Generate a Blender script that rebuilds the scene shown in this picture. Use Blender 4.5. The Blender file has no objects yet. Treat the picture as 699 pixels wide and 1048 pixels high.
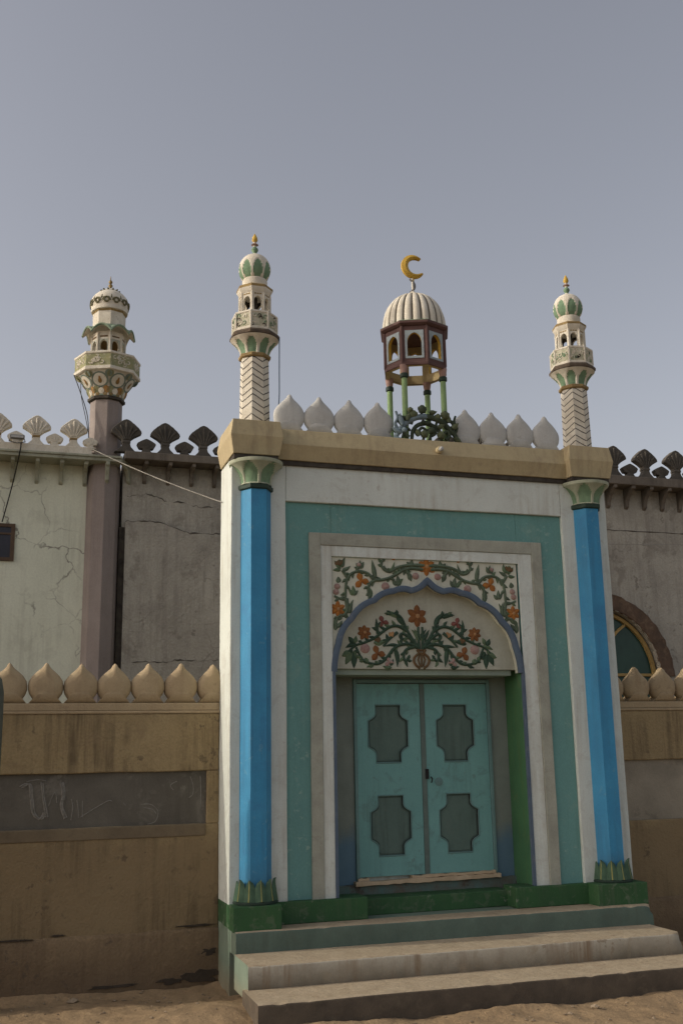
import bpy, bmesh, math, random
from mathutils import Vector, noise
random.seed(7)
sc = bpy.context.scene
C = sc.collection
PI = math.pi
sin, cos, rad = math.sin, math.cos, math.radians

# ------------------------------------------------------------------ materials
def mat(name, c1, c2=None, scale=3.0, rough=.88, bump=.25, bscale=60, streak=0, streakc=(.06, .05, .04), crack=0, crackc=(.08, .07, .06),
        spots=0, spotc=(.1, .08, .06), spotscale=5.0, speck=.22, contrast=.5, metallic=0, low_stain_shade=None, chips=0, chipc=(.5, .48, .42), chipscale=26):
    m = bpy.data.materials.new(name); m.use_nodes = True
    nt = m.node_tree; N = nt.nodes; L = nt.links
    b = N['Principled BSDF']; b.inputs['Roughness'].default_value = rough; b.inputs['Metallic'].default_value = metallic
    b.inputs['Specular IOR Level'].default_value = .25
    tc = N.new('ShaderNodeTexCoord')
    geo = N.new('ShaderNodeNewGeometry')
    pos = geo.outputs['Position']
    def nz(sc_, det=6, rgh=.6, vec=None, dist=0):
        n = N.new('ShaderNodeTexNoise'); n.inputs['Scale'].default_value = sc_; n.inputs['Detail'].default_value = det
        n.inputs['Roughness'].default_value = rgh; n.inputs['Distortion'].default_value = dist
        L.new(vec or pos, n.inputs['Vector']); return n.outputs['Fac']
    def ramp(fac, a, z, ca=(0, 0, 0, 1), cz=(1, 1, 1, 1)):
        r = N.new('ShaderNodeValToRGB'); r.color_ramp.elements[0].position = a; r.color_ramp.elements[1].position = z
        r.color_ramp.elements[0].color = ca; r.color_ramp.elements[1].color = cz; L.new(fac, r.inputs['Fac']); return r.outputs['Color']
    def mix(fac, a, b_, mode='MIX'):
        x = N.new('ShaderNodeMix'); x.data_type = 'RGBA'; x.blend_type = mode
        if isinstance(fac, (int, float)): x.inputs[0].default_value = fac
        else: L.new(fac, x.inputs[0])
        for i, v in ((6, a), (7, b_)):
            if isinstance(v, tuple): x.inputs[i].default_value = (*v[:3], 1)
            else: L.new(v, x.inputs[i])
        return x.outputs[2]
    def mul(a, b_):
        x = N.new('ShaderNodeMath'); x.operation = 'MULTIPLY'
        for i, v in ((0, a), (1, b_)):
            if isinstance(v, (int, float)): x.inputs[i].default_value = v
            else: L.new(v, x.inputs[i])
        return x.outputs[0]
    c2 = c2 or tuple(v * .78 for v in c1)
    w = .5 * (1 - contrast) * .4 + .02
    col = mix(ramp(nz(scale, 8, .62, dist=.3), .5 - w - .04, .5 + w + .04), c1, c2)
    fine = nz(bscale, 5, .7)
    col = mix(speck, col, ramp(fine, .3, .7, (.35, .35, .35, 1), (1, 1, 1, 1)), 'MULTIPLY')
    if low_stain_shade:                       # splash-back dirt with a ragged top edge; on compound walls also painted light fall-off
        sx = N.new('ShaderNodeSeparateXYZ'); L.new(pos, sx.inputs[0])
        a = N.new('ShaderNodeMath'); a.operation = 'MULTIPLY_ADD'; L.new(nz(2.2, 7, .65), a.inputs[0]); a.inputs[1].default_value = low_stain_shade[1]; L.new(sx.outputs[2], a.inputs[2])
        mr = N.new('ShaderNodeMapRange'); mr.inputs['From Min'].default_value = low_stain_shade[0] - .06; mr.inputs['From Max'].default_value = low_stain_shade[0] + .16
        mr.inputs['To Min'].default_value = 1; mr.inputs['To Max'].default_value = 0; L.new(a.outputs[0], mr.inputs['Value']); f = mr.outputs[0]
        col = mix(mul(f, low_stain_shade[3]), col, low_stain_shade[2])
    if streak:
        mp = N.new('ShaderNodeMapping'); mp.inputs['Scale'].default_value = (13, 13, .8); L.new(pos, mp.inputs['Vector'])
        f = mul(ramp(nz(1.0, 5, .65, mp.outputs['Vector']), .46, .66), ramp(nz(1.3, 4, .6), .40, .58))
        col = mix(mul(f, streak), col, streakc)
    if spots:
        f = ramp(nz(spotscale, 7, .68, dist=.6), .55, .63)
        col = mix(mul(f, spots), col, spotc)
    hgt = fine
    if chips:
        f = mul(ramp(nz(chipscale, 4, .6), .60, .64), ramp(nz(1.7, 4, .6, dist=.5), .48, .60))
        col = mix(mul(f, chips), col, chipc)
    if crack:
        wn = N.new('ShaderNodeTexNoise'); wn.inputs['Scale'].default_value = 2.5; wn.inputs['Detail'].default_value = 5; L.new(pos, wn.inputs['Vector'])
        vm = N.new('ShaderNodeVectorMath'); vm.operation = 'MULTIPLY_ADD'; L.new(wn.outputs['Color'], vm.inputs[0]); vm.inputs[1].default_value = (.5, .5, .5); L.new(pos, vm.inputs[2])
        v = N.new('ShaderNodeTexVoronoi'); v.feature = 'DISTANCE_TO_EDGE'; v.inputs['Scale'].default_value = 1.9; L.new(vm.outputs[0], v.inputs['Vector'])
        f = mul(ramp(v.outputs['Distance'], .004, .02, (1, 1, 1, 1), (0, 0, 0, 1)), ramp(nz(1.1, 4, .6), .5, .62))
        col = mix(mul(f, crack), col, crackc)
    L.new(col, b.inputs['Base Color'])
    bp = N.new('ShaderNodeBump'); bp.inputs['Strength'].default_value = bump; bp.inputs['Distance'].default_value = .012
    h2 = N.new('ShaderNodeMath'); h2.operation = 'MULTIPLY_ADD'; L.new(nz(9, 6, .6), h2.inputs[0]); h2.inputs[1].default_value = 1.5; L.new(hgt, h2.inputs[2])
    L.new(h2.outputs[0], bp.inputs['Height']); L.new(bp.outputs['Normal'], b.inputs['Normal'])
    return m

W = mat('white_paint', (.70, .75, .695), (.62, .66, .61), 1.4, streak=.5, streakc=(.38, .35, .28), chips=.5, chipc=(.42, .4, .35), chipscale=15, spots=.3, spotc=(.43, .42, .37))
CREAM = mat('cream_paint', (.74, .70, .60), (.62, .57, .46), 5, bscale=90, streak=.3, streakc=(.3, .24, .16), chips=.5, chipc=(.34, .28, .2), chipscale=24, spots=.35, spotc=(.42, .36, .27), spotscale=9)
MWHITE = mat('merlon_white', (.60, .60, .565), (.52, .515, .48), 3, streak=.3, streakc=(.33, .31, .28), chips=.5, chipc=(.38, .36, .32), chipscale=16, spots=.3, spotc=(.4, .39, .36))
TEALW = mat('teal_wall', (.17, .36, .335), (.15, .315, .30), 1.2, streak=.35, streakc=(.11, .22, .19), bump=.3, chips=.6, chipc=(.3, .42, .38), chipscale=17, spots=.35, spotc=(.21, .34, .30))
GREYB = mat('grey_band', (.43, .44, .365), (.33, .335, .28), 4, spots=.45, spotc=(.26, .25, .21), spotscale=7, streak=.3, streakc=(.24, .24, .2))
BLUE = mat('blue_paint', (.045, .245, .45), (.06, .30, .52), 2.2, rough=.6, bump=.15, chips=.45, chipc=(.16, .33, .42), chipscale=20, streak=.6, streakc=(.045, .17, .30), low_stain_shade=(1.25, .5, (.06, .17, .27), .55), spots=.35, spotc=(.05, .18, .36), spotscale=3)
GREEN = mat('green_plinth', (.042, .118, .045), (.035, .095, .04), 3, rough=.75, chips=.7, chipc=(.2, .22, .17), chipscale=14, spots=.45, spotc=(.12, .15, .10), spotscale=8, streak=.35, streakc=(.1, .12, .08))
JGREEN = mat('green_jamb', (.082, .21, .095), (.062, .16, .08), 2, rough=.75, spots=.5, streak=.5, streakc=(.1, .16, .06), spotc=(.12, .18, .08), spotscale=4)
LEAFG = mat('capital_green', (.205, .315, .195), (.15, .235, .145), 14, bscale=90, streak=.3)
LEAFD = mat('lotus_green', (.085, .15, .095), (.055, .105, .068), 14, bscale=90)
YEL = mat('yellow_line', (.36, .32, .11), (.25, .26, .1), 20)
DGREEN = mat('dark_green_ring', (.03, .055, .04), None, 10, rough=.6)
TAN = mat('tan_cornice', (.51, .43, .26), (.455, .375, .225), 1.6, streak=.55, streakc=(.24, .185, .12), chips=.4, chipc=(.3, .24, .16), chipscale=15, spots=.3, spotc=(.36, .285, .18))
DARK = mat('dark_dirt_shade', (.085, .075, .06), (.05, .042, .035), 12, spots=.6, spotc=(.02, .018, .016))
WALL = mat('tan_wall', (.40, .31, .17), (.325, .245, .132), 1.3, bump=1, bscale=45, streak=.8, streakc=(.115, .085, .05), spots=.5, spotc=(.245, .18, .105), spotscale=2.6, chips=.75, chipc=(.12, .09, .058), chipscale=11, speck=.4, crack=.3, crackc=(.12, .085, .05), low_stain_shade=(1.72, .75, (.225, .165, .095), .75))  # darker towards the foot: dirt plus light fall-off painted into the colour
WALLB = mat('tan_wall_base', (.265, .19, .112), (.2, .142, .085), 1.6, bump=1, bscale=40, streak=.6, streakc=(.13, .09, .055), chips=.7, chipc=(.11, .085, .06), chipscale=13, speck=.4, spots=.5, spotc=(.16, .112, .07), spotscale=2.6, low_stain_shade=(.33, .3, (.15, .105, .066), .7))
WALLM = mat('tan_merlon', (.44, .345, .215), (.37, .285, .175), 3, bump=.5, bscale=45, chips=.5, chipc=(.24, .18, .11), chipscale=17, spots=.45, spotc=(.30, .225, .14), streak=.4, streakc=(.25, .18, .11))
CEM = mat('cement', (.56, .53, .45), (.36, .335, .285), 1.4, bump=1, bscale=35, streak=.5, streakc=(.22, .2, .17), spots=.7, spotc=(.25, .228, .19), spotscale=2.4, chips=.7, chipc=(.2, .18, .15), chipscale=8, speck=.4, crack=.35, crackc=(.1, .088, .075), contrast=.3)
CEMD = mat('dark_cement', (.12, .108, .09), (.075, .068, .058), 4, bump=.5, bscale=40, spots=.4, spotc=(.045, .04, .035), spotscale=6)
SLATE = mat('panel_cement', (.165, .152, .125), (.10, .092, .077), 1.5, bump=.4, bscale=50, chips=.5, chipc=(.24, .225, .19), chipscale=9, spots=.6, spotc=(.21, .195, .165), spotscale=1.7, streak=.4, streakc=(.07, .065, .055), contrast=.3)
SILLM = mat('panel_sill_cement', (.21, .165, .105), (.165, .13, .085), 3, bump=.35, bscale=50, spots=.4, spotc=(.12, .1, .07))
PALEG = mat('pale_green_wall', (.76, .78, .64), (.68, .70, .57), .9, bump=.3, bscale=40, streak=.3, streakc=(.33, .325, .26), crack=.85, crackc=(.2, .19, .155), spots=.22, spotc=(.39, .385, .31), spotscale=2)
MAUVE = mat('mauve_tower', (.315, .27, .247), (.265, .225, .206), 2.5, streak=.4, streakc=(.16, .13, .115), bump=.3)
MAROON = mat('maroon_paint', (.135, .075, .066), (.10, .056, .05), 9, rough=.7, bscale=90)
YOCHRE = mat('ochre_inside', (.62, .40, .06), (.50, .31, .06), 8, bscale=90)
LBLUE = mat('pale_blue_frame', (.38, .44, .455), (.29, .34, .355), 12, bscale=90)
POLEG = mat('pale_green_pole', (.27, .40, .18), (.22, .33, .16), 10, rough=.7, bscale=90)
PINKC = mat('pinkish_cap', (.42, .27, .23), (.30, .2, .17), 14)
OCHRE = mat('ochre_rim', (.36, .26, .11), (.24, .17, .085), 9, spots=.4, spotc=(.1, .08, .05))
GOLD = mat('gold_paint', (.55, .36, .06), (.46, .29, .05), 5, rough=.6, bump=.0, speck=.0)
BRASS = mat('old_brass', (.33, .24, .10), (.2, .15, .08), 9, rough=.5, metallic=.4)
GREYM = mat('grey_metal', (.24, .235, .23), (.16, .155, .15), 9, rough=.5)
LINE = mat('dark_line', (.05, .043, .038), None, 10)
GOLDG = mat('gold_green_panel', (.33, .31, .16), (.25, .26, .15), 14, bscale=90, spots=.7, spotc=(.55, .5, .4), spotscale=22)
FLORAL = mat('balcony_panel', (.60, .55, .44), (.34, .36, .24), 16, bscale=90, spots=.8, spotc=(.28, .24, .15), spotscale=30)
BAND = mat('blue_grey_band', (.115, .16, .215), (.095, .13, .18), 6, rough=.85, spots=.3, spotc=(.2, .21, .23), spotscale=9)
TYMP = mat('tympanum_white', (.68, .69, .57), (.57, .575, .47), 2.2, streak=.3, streakc=(.27, .26, .21), spots=.3, spotc=(.35, .335, .28))
STEM = mat('stem_green', (.135, .18, .12), (.085, .115, .08), 14, bscale=90)
STEMD = mat('stem_dark_green', (.055, .10, .065), (.04, .07, .05), 14, bscale=90)
LEAFM = mat('leaf_green', (.15, .21, .12), (.085, .13, .08), 16, bscale=90)
ORANGE = mat('flower_orange', (.42, .175, .04), (.30, .115, .035), 20, bscale=90)
BROWN = mat('flower_brown', (.17, .095, .045), (.11, .085, .045), 16, bscale=90)
PINK = mat('flower_pink', (.42, .31, .27), (.33, .2, .18), 20, bscale=90)
RED = mat('flower_dull_red', (.25, .10, .085), (.17, .07, .06), 20, bscale=90)
PEACH = mat('flower_peach', (.46, .27, .12), (.36, .2, .1), 20, bscale=90)
DOORM = mat('door_teal', (.20, .42, .40), (.17, .37, .355), 1.5, rough=.6, bump=.12, streak=.35, streakc=(.10, .19, .178), chips=.5, chipc=(.14, .2, .18), chipscale=14, spots=.35, spotc=(.11, .175, .16))
DPANEL = mat('door_panel_grey', (.125, .19, .165), (.10, .158, .137), 3, rough=.65, bump=.12, streak=.5, streakc=(.06, .085, .075), spots=.3, spotc=(.13, .17, .15))
DFRAME = mat('door_frame_teal', (.175, .30, .29), (.14, .24, .235), 3, rough=.65, bump=.15)
STILE = mat('door_stile', (.15, .205, .185), (.115, .155, .14), 4, rough=.65)
SURR = mat('door_surround_grey', (.25, .29, .255), (.19, .22, .195), 2, bump=.3, low_stain_shade=(1.55, .6, (.085, .18, .27), .75))
LINT = mat('lintel_green_grey', (.30, .37, .31), (.24, .295, .25), 3)
WOOD = mat('bare_wood', (.60, .47, .32), (.50, .38, .25), 6, rough=.8, spots=.3, spotc=(.3, .22, .14))
SILL = mat('worn_sill', (.15, .125, .095), (.12, .19, .175), 5, spots=.7, spotc=(.09, .06, .045), spotscale=6, bump=.5)
TREAD = mat('dusty_tread', (.50, .41, .285), (.42, .335, .225), 5, bump=.6, bscale=38, chips=.6, chipc=(.24, .185, .125), chipscale=22, spots=.55, spotc=(.31, .235, .15), spotscale=11, speck=.4)
RISW = mat('step_riser_white', (.56, .52, .425), (.48, .435, .345), 3, bump=.4, chips=.7, chipc=(.24, .19, .13), chipscale=12, spots=.5, spotc=(.3, .25, .175), spotscale=3.5, streak=.8, streakc=(.2, .135, .08), low_stain_shade=(.37, .24, (.12, .10, .07), .9))
RIST = mat('step_riser_teal', (.125, .175, .142), (.098, .138, .112), 3, bump=.4, spots=.3, spotc=(.1, .12, .095), streak=.4, streakc=(.085, .1, .08))
RISD = mat('step_riser_dark', (.13, .104, .076), (.082, .066, .05), 4, bump=.5, spots=.4, spotc=(.16, .13, .09), spotscale=5)
SIDEG = mat('step_side_pale_green', (.21, .275, .212), (.17, .22, .17), 4, spots=.3, spotc=(.24, .26, .2), low_stain_shade=(.2, .2, (.25, .2, .13), .7))
SAND = mat('sand', (.40, .285, .165), (.33, .23, .13), 1.4, bump=.8, bscale=30, spots=.3, spotc=(.27, .185, .105), spotscale=5, chips=.7, chipc=(.2, .135, .08), chipscale=14, speck=.5)
STONE = mat('pebble', (.36, .28, .19), (.22, .17, .12), 3, bump=.4)
POST = mat('post_grey_green', (.105, .115, .095), (.075, .085, .07), 3, rough=.7)
INCREAM = mat('kiosk_inside', (.52, .42, .24), (.43, .33, .17), 6)
ORANGED = mat('flower_dull_orange', (.26, .115, .042), (.18, .078, .034), 20, bscale=90)
TYMPD = mat('tympanum_shaded_white', (.50, .51, .42), (.42, .425, .345), 2.2, streak=.35, streakc=(.25, .25, .2), spots=.4, spotc=(.33, .32, .265), chips=.4, chipc=(.28, .27, .22))  # darker copy of the spandrel white, painting in the recess shade
CRACKM = mat('crack_shadow', (.16, .145, .12), (.09, .08, .07), 9)
GROOVE = mat('rib_groove', (.25, .225, .18), None, 9)
BLACK = mat('black_cable', (.02, .02, .02), None, 10, rough=.6)
WIREW = mat('pale_wire', (.34, .32, .28), None, 10, rough=.6)
WIREB = mat('blue_wire', (.10, .16, .23), None, 10, rough=.6)
BRICK = mat('exposed_brick_band', (.17, .11, .075), (.105, .075, .055), 6, bump=.9, bscale=24, spots=.6, spotc=(.21, .15, .1), spotscale=8)
FRAMEY = mat('yellow_wood_frame', (.46, .32, .12), (.36, .24, .09), 8, rough=.6)
PANE = mat('green_glass_pane', (.035, .085, .07), (.028, .065, .055), 2, rough=.16, bump=.03)
PANED = mat('dark_glass_pane', (.045, .045, .06), (.03, .03, .04), 2, rough=.12, bump=.03)
BWOOD = mat('brown_wood_frame', (.12, .08, .05), (.085, .055, .04), 8, rough=.7)
CHALK = mat('chalk', (.27, .26, .235), (.19, .18, .155), 30, rough=1)
LENS = mat('lamp_lens', (.5, .5, .48), None, 10, rough=.2)

# ------------------------------------------------------------------ mesh builder
OFF = {}
class MB:
    def __init__(s): s.v = []; s.f = []; s.m = []
    def add(s, vs, fs, m=0):
        n = len(s.v); s.v += [tuple(p) for p in vs]
        for f in fs: s.f.append(tuple(i + n for i in f)); s.m.append(m)
        return s
    def box(s, x0, x1, y0, y1, z0, z1, m=0):
        return s.add([(x0, y0, z0), (x1, y0, z0), (x1, y1, z0), (x0, y1, z0), (x0, y0, z1), (x1, y0, z1), (x1, y1, z1), (x0, y1, z1)],
                     [(0, 3, 2, 1), (4, 5, 6, 7), (0, 1, 5, 4), (1, 2, 6, 5), (2, 3, 7, 6), (3, 0, 4, 7)], m)
    def prism(s, pts, y0, y1, m=0, ms=None):              # outline in (x, z), counter-clockwise seen from -y
        n = len(pts); ms = m if ms is None else ms
        vs = [(x, y0, z) for x, z in pts] + [(x, y1, z) for x, z in pts]
        s.add(vs, [tuple(range(n)), tuple(range(2 * n - 1, n - 1, -1))], m)
        k = len(s.v) - 2 * n
        for i in range(n):
            j = (i + 1) % n; s.f.append((k + j, k + i, k + n + i, k + n + j)); s.m.append(ms)
        return s
    def puffy(s, pts, y, th, m=0):                        # outline with softly domed front and back
        cx = sum(p[0] for p in pts) / len(pts); cz = sum(p[1] for p in pts) / len(pts); n = len(pts)
        rings = []
        for sc_, d in ((.5, .52), (.75, .47), (.92, .34), (.985, .18), (1, .0)): rings.append((sc_, -d * th))
        rings += [(a, -b) for a, b in rings[-2::-1]]
        vs = []
        for a, d in rings: vs += [(cx + (x - cx) * a, y + d, cz + (z - cz) * a) for x, z in pts]
        fs = [tuple(range(n)), tuple(range(len(vs) - 1, len(vs) - n - 1, -1))]
        for r in range(len(rings) - 1):
            for i in range(n):
                j = (i + 1) % n; fs.append((r * n + j, r * n + i, (r + 1) * n + i, (r + 1) * n + j))
        return s.add(vs, fs, m)
    def lathe(s, cx, cy, prof, n, rot=0, m=0, caps=True, a0=0, a1=2 * PI, ms=None):
        k = len(prof); vs = []
        for r, z in prof:
            for i in range(n):
                a = rot + 2 * PI * i / n; vs.append((cx + r * cos(a), cy + r * sin(a), z))
        b = len(s.v); s.v += vs
        for j in range(k - 1):
            for i in range(n):
                q = (i + 1) % n; s.f.append((b + j * n + i, b + j * n + q, b + (j + 1) * n + q, b + (j + 1) * n + i)); s.m.append(ms[j] if ms else m)
        if caps:
            s.f.append(tuple(b + i for i in range(n - 1, -1, -1))); s.m.append(ms[0] if ms else m)
            s.f.append(tuple(b + (k - 1) * n + i for i in range(n))); s.m.append(ms[-1] if ms else m)
        return s
    def tube(s, path, r, n=6, m=0, r1=None, rf=None):
        P = [Vector(p) for p in path]; k = len(P); vs = []
        up = None
        for i, p in enumerate(P):
            t = (P[min(i + 1, k - 1)] - P[max(i - 1, 0)]).normalized()
            if up is None:
                up = Vector((0, 0, 1)) if abs(t.z) < .9 else Vector((1, 0, 0))
            a = t.cross(up)
            if a.length < 1e-4: a = t.cross(Vector((0, 1, 0)))
            a.normalize(); up2 = a.cross(t); up = up2
            rr = rf(i / (k - 1)) if rf else (r if r1 is None else r + (r1 - r) * i / (k - 1))
            for j in range(n):
                q = 2 * PI * j / n; vs.append(p + (a * cos(q) + up2 * sin(q)) * rr)
        fs = [tuple(range(n)), tuple(range(k * n - 1, (k - 1) * n - 1, -1))]
        for i in range(k - 1):
            for j in range(n):
                q = (j + 1) % n; fs.append((i * n + q, i * n + j, (i + 1) * n + j, (i + 1) * n + q))
        return s.add(vs, fs, m)
    def grid(s, rows, m=0, mf=None, close=False):
        nr, nc = len(rows), len(rows[0]); b = len(s.v)
        for r in rows: s.v += [tuple(p) for p in r]
        for i in range(nr - 1):
            for j in range(nc - 1 + (1 if close else 0)):
                q = (j + 1) % nc
                s.f.append((b + i * nc + j, b + i * nc + q, b + (i + 1) * nc + q, b + (i + 1) * nc + j)); s.m.append(mf(i, j) if mf else m)
        return s
    def build(s, name, mats, parent=None, smooth=False, bevel=0, loc=None, seg=2):
        me = bpy.data.meshes.new(name)
        if parent is not None: o0 = OFF[parent.name]
        else: o0 = Vector(loc or (0, 0, 0))
        me.from_pydata([(x - o0.x, y - o0.y, z - o0.z) for x, y, z in s.v], [], s.f)
        for mm in (mats if isinstance(mats, (list, tuple)) else [mats]): me.materials.append(mm)
        me.polygons.foreach_set('material_index', s.m)
        if smooth:
            me.polygons.foreach_set('use_smooth', [True] * len(me.polygons))
            me.set_sharp_from_angle(angle=rad(smooth if smooth > 1 else 40))
        me.update()
        o = bpy.data.objects.new(name, me); C.objects.link(o)
        if parent is not None: o.parent = parent
        else: o.location = o0
        OFF[o.name] = o0
        if bevel:
            b = o.modifiers.new('bevel', 'BEVEL'); b.width = bevel; b.segments = seg; b.limit_method = 'ANGLE'; b.angle_limit = rad(40)
        return o

def tag(o, label=None, cat=None, group=None, kind=None):
    if label: o['label'] = label
    if cat: o['category'] = cat
    if group: o['group'] = group
    if kind: o['kind'] = kind
    return o
def thing(name, label, cat, loc, group=None):
    o = bpy.data.objects.new(name, None); C.objects.link(o); o.location = loc; o.empty_display_size = .2
    OFF[o.name] = Vector(loc); return tag(o, label, cat, group)
def dup(root, loc, label, rotz=None):
    r = root.copy(); C.objects.link(r); r.location = loc; r['label'] = label
    if rotz is not None: r.rotation_euler = (0, 0, rotz)
    def rec(a, b):
        for ch in list(a.children):
            c = ch.copy(); C.objects.link(c); c.parent = b; rec(ch, c)
    rec(root, r); return r

def smoothpath(pts, n=6):                                  # Catmull-Rom through the points
    out = []; P = [Vector(p) for p in pts]
    for i in range(len(P) - 1):
        p0 = P[max(i - 1, 0)]; p1 = P[i]; p2 = P[i + 1]; p3 = P[min(i + 2, len(P) - 1)]
        for k in range(n):
            t = k / n
            out.append(.5 * ((2 * p1) + (p2 - p0) * t + (2 * p0 - 5 * p1 + 4 * p2 - p3) * t * t + (3 * p1 - p0 - 3 * p2 + p3) * t ** 3))
    out.append(P[-1]); return out

def petal_lathe(mb, cx, cy, prof, n, rot, mask, mbase, mpet, nu=12, inset=.93, flat=True, nper=1):
    # n facets (or sectors); mask(u, v) true inside the coloured petal, u in -1..1, v in 0..1
    for f in range(n):
        th = rot + 2 * PI * f / n
        rows = []
        for k, (r, z) in enumerate(prof):
            v = k / (len(prof) - 1); row = []
            for i in range(nu + 1):
                u = -1 + 2 * i / nu
                rr = r * (inset if mask(u, v) else 1)
                if flat:
                    a = rr * cos(PI / n); h = r * sin(PI / n) * u
                    row.append((cx + a * cos(th) - h * sin(th), cy + a * sin(th) + h * cos(th), z))
                else:
                    q = th + u * PI / n; row.append((cx + rr * cos(q), cy + rr * sin(q), z))
            rows.append(row)
        K = len(prof) - 1
        mb.grid(rows, mf=lambda i, j: mpet if mask(-1 + 2 * (j + .5) / nu, (i + .5) / K) else mbase)
    mb.lathe(cx, cy, [(prof[0][0] * .9, prof[0][1]), (prof[0][0] * .97, prof[0][1] + .001)], n, rot + PI / n, mbase)
    mb.lathe(cx, cy, [(prof[-1][0] * .97, prof[-1][1] - .001), (prof[-1][0] * .9, prof[-1][1])], n, rot + PI / n, mbase)

def facet_arch(mb, cx, cy, R, th, z0, z1, ow, oz0, osp, oap, thick, mo, mi, mr, n=8, fr=None):
    a = R * cos(PI / n); hw = R * sin(PI / n)
    def pt(x, z, d): return (cx + (a - d) * cos(th) - x * sin(th), cy + (a - d) * sin(th) + x * cos(th), z)
    arc = []
    K = 8
    for i in range(K + 1):
        t = i / K
        if t <= .5: q = t * 2; arc.append((-ow * cos(q * PI / 2), osp + (oap - osp) * (sin(q * PI / 2) * .8 + q * .2)))
        else: q = (1 - t) * 2; arc.append((ow * cos(q * PI / 2), osp + (oap - osp) * (sin(q * PI / 2) * .8 + q * .2)))
    for d, m, w in ((0, mo, hw), (thick, mi, hw - thick * math.tan(PI / n))):
        def quad(p): 
            vs = [pt(x, z, d) for x, z in p]; mb.add(vs, [(0, 1, 2, 3) if d == 0 else (3, 2, 1, 0)], m)
        quad([(-w, z0), (w, z0), (w, oz0), (-w, oz0)])
        quad([(-w, oz0), (-ow, oz0), (-ow, osp), (-w, osp)]); quad([(ow, oz0), (w, oz0), (w, osp), (ow, osp)])
        quad([(-w, osp), (-ow, osp), (-ow, z1), (-w, z1)]); quad([(ow, osp), (w, osp), (w, z1), (ow, z1)])
        for i in range(K):
            p, q = arc[i], arc[i + 1]; quad([p, q, (q[0], z1), (p[0], z1)])
    loop = [(-ow, oz0)] + arc + [(ow, oz0)]
    for i in range(len(loop)):
        p, q = loop[i], loop[(i + 1) % len(loop)]
        mb.add([pt(*p, 0), pt(*q, 0), pt(*q, thick), pt(*p, thick)], [(3, 2, 1, 0)], mr)
    if fr is not None:                                       # flat frame round the opening, a little proud
        fw, m = fr
        lo = [(-ow - fw, oz0 - fw), (-ow - fw, oap + fw), (ow + fw, oap + fw), (ow + fw, oz0 - fw)]
        bx = lambda xa, xb, za, zb: mb.add([pt(xa, za, -.006), pt(xb, za, -.006), pt(xb, zb, -.006), pt(xa, zb, -.006), pt(xa, za, .004), pt(xb, za, .004), pt(xb, zb, .004), pt(xa, zb, .004)],
                   [(0, 1, 2, 3), (0, 4, 5, 1), (1, 5, 6, 2), (2, 6, 7, 3), (3, 7, 4, 0)], m)
        bx(-ow - fw, -ow, oz0 - fw, oap + fw); bx(ow, ow + fw, oz0 - fw, oap + fw); bx(-ow, ow, oz0 - fw, oz0)
        for i in range(K):
            p, q = arc[i], arc[i + 1]
            mb.add([pt(*p, -.006), pt(*q, -.006), pt(q[0], oap + fw, -.006), pt(p[0], oap + fw, -.006)], [(0, 1, 2, 3)], m)
            mb.add([pt(*p, -.006), pt(*q, -.006), pt(*q, .004), pt(*p, .004)], [(3, 2, 1, 0)], m)

def onion(cx, z0, w, h):
    half = [(.5, 0), (.47, .03), (.375, .085), (.345, .125), (.385, .165), (.455, .25), (.493, .35), (.5, .45), (.475, .555), (.38, .67), (.26, .77), (.15, .85), (.085, .91), (.055, .965)]
    j = lambda: random.uniform(-.004, .004)
    pts = [(cx - x * w + j(), z0 + z * h) for x, z in half][::1]
    L_ = [(cx - x * w, z0 + z * h) for x, z in half]
    R_ = [(cx + x * w, z0 + z * h) for x, z in half]
    return R_ + [(cx, z0 + h)] + L_[::-1]


def wobble(o, amp=.004, freq=1.6, seg=.14):                 # hand-laid edges: subdivide long edges and let them wander a little
    bm = bmesh.new(); bm.from_mesh(o.data)
    for _ in range(6):
        es = [e for e in bm.edges if e.calc_length() > seg * 2]
        if not es: break
        bmesh.ops.subdivide_edges(bm, edges=es, cuts=1, use_grid_fill=True)
    for v in bm.verts:
        p = v.co + o.location + OFF[o.name]
        q = p * freq; v.co.x += amp * (noise.noise(q) + .5 * noise.noise(q * 3.3)); v.co.z += amp * (noise.noise(q + Vector((7, 3, 1))) + .5 * noise.noise(q * 3.3 + Vector((2, 9, 4)))) ; v.co.y += amp * .7 * noise.noise(q * 1.3 + Vector((4, 1, 8)))
    bm.to_mesh(o.data); bm.free(); return o
def handmade(mb, amp=.006, tilt=.03):                        # cast-by-hand merlons: each a little different
    s = random.uniform(0, 99); t = random.uniform(-tilt, tilt); z0 = min(v[2] for v in mb.v); cx = sum(v[0] for v in mb.v) / len(mb.v)
    out = []
    for x, y, z in mb.v:
        n = Vector((x * 7 + s, y * 7, z * 7)); k = min(1, (z - z0) / .12)
        out.append((x + k * amp * noise.noise(n) + (z - z0) * t, y + amp * .7 * noise.noise(n + Vector((3, 1, 2))), z + k * amp * noise.noise(n + Vector((5, 8, 1)))))
    mb.v = out; return mb

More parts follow.
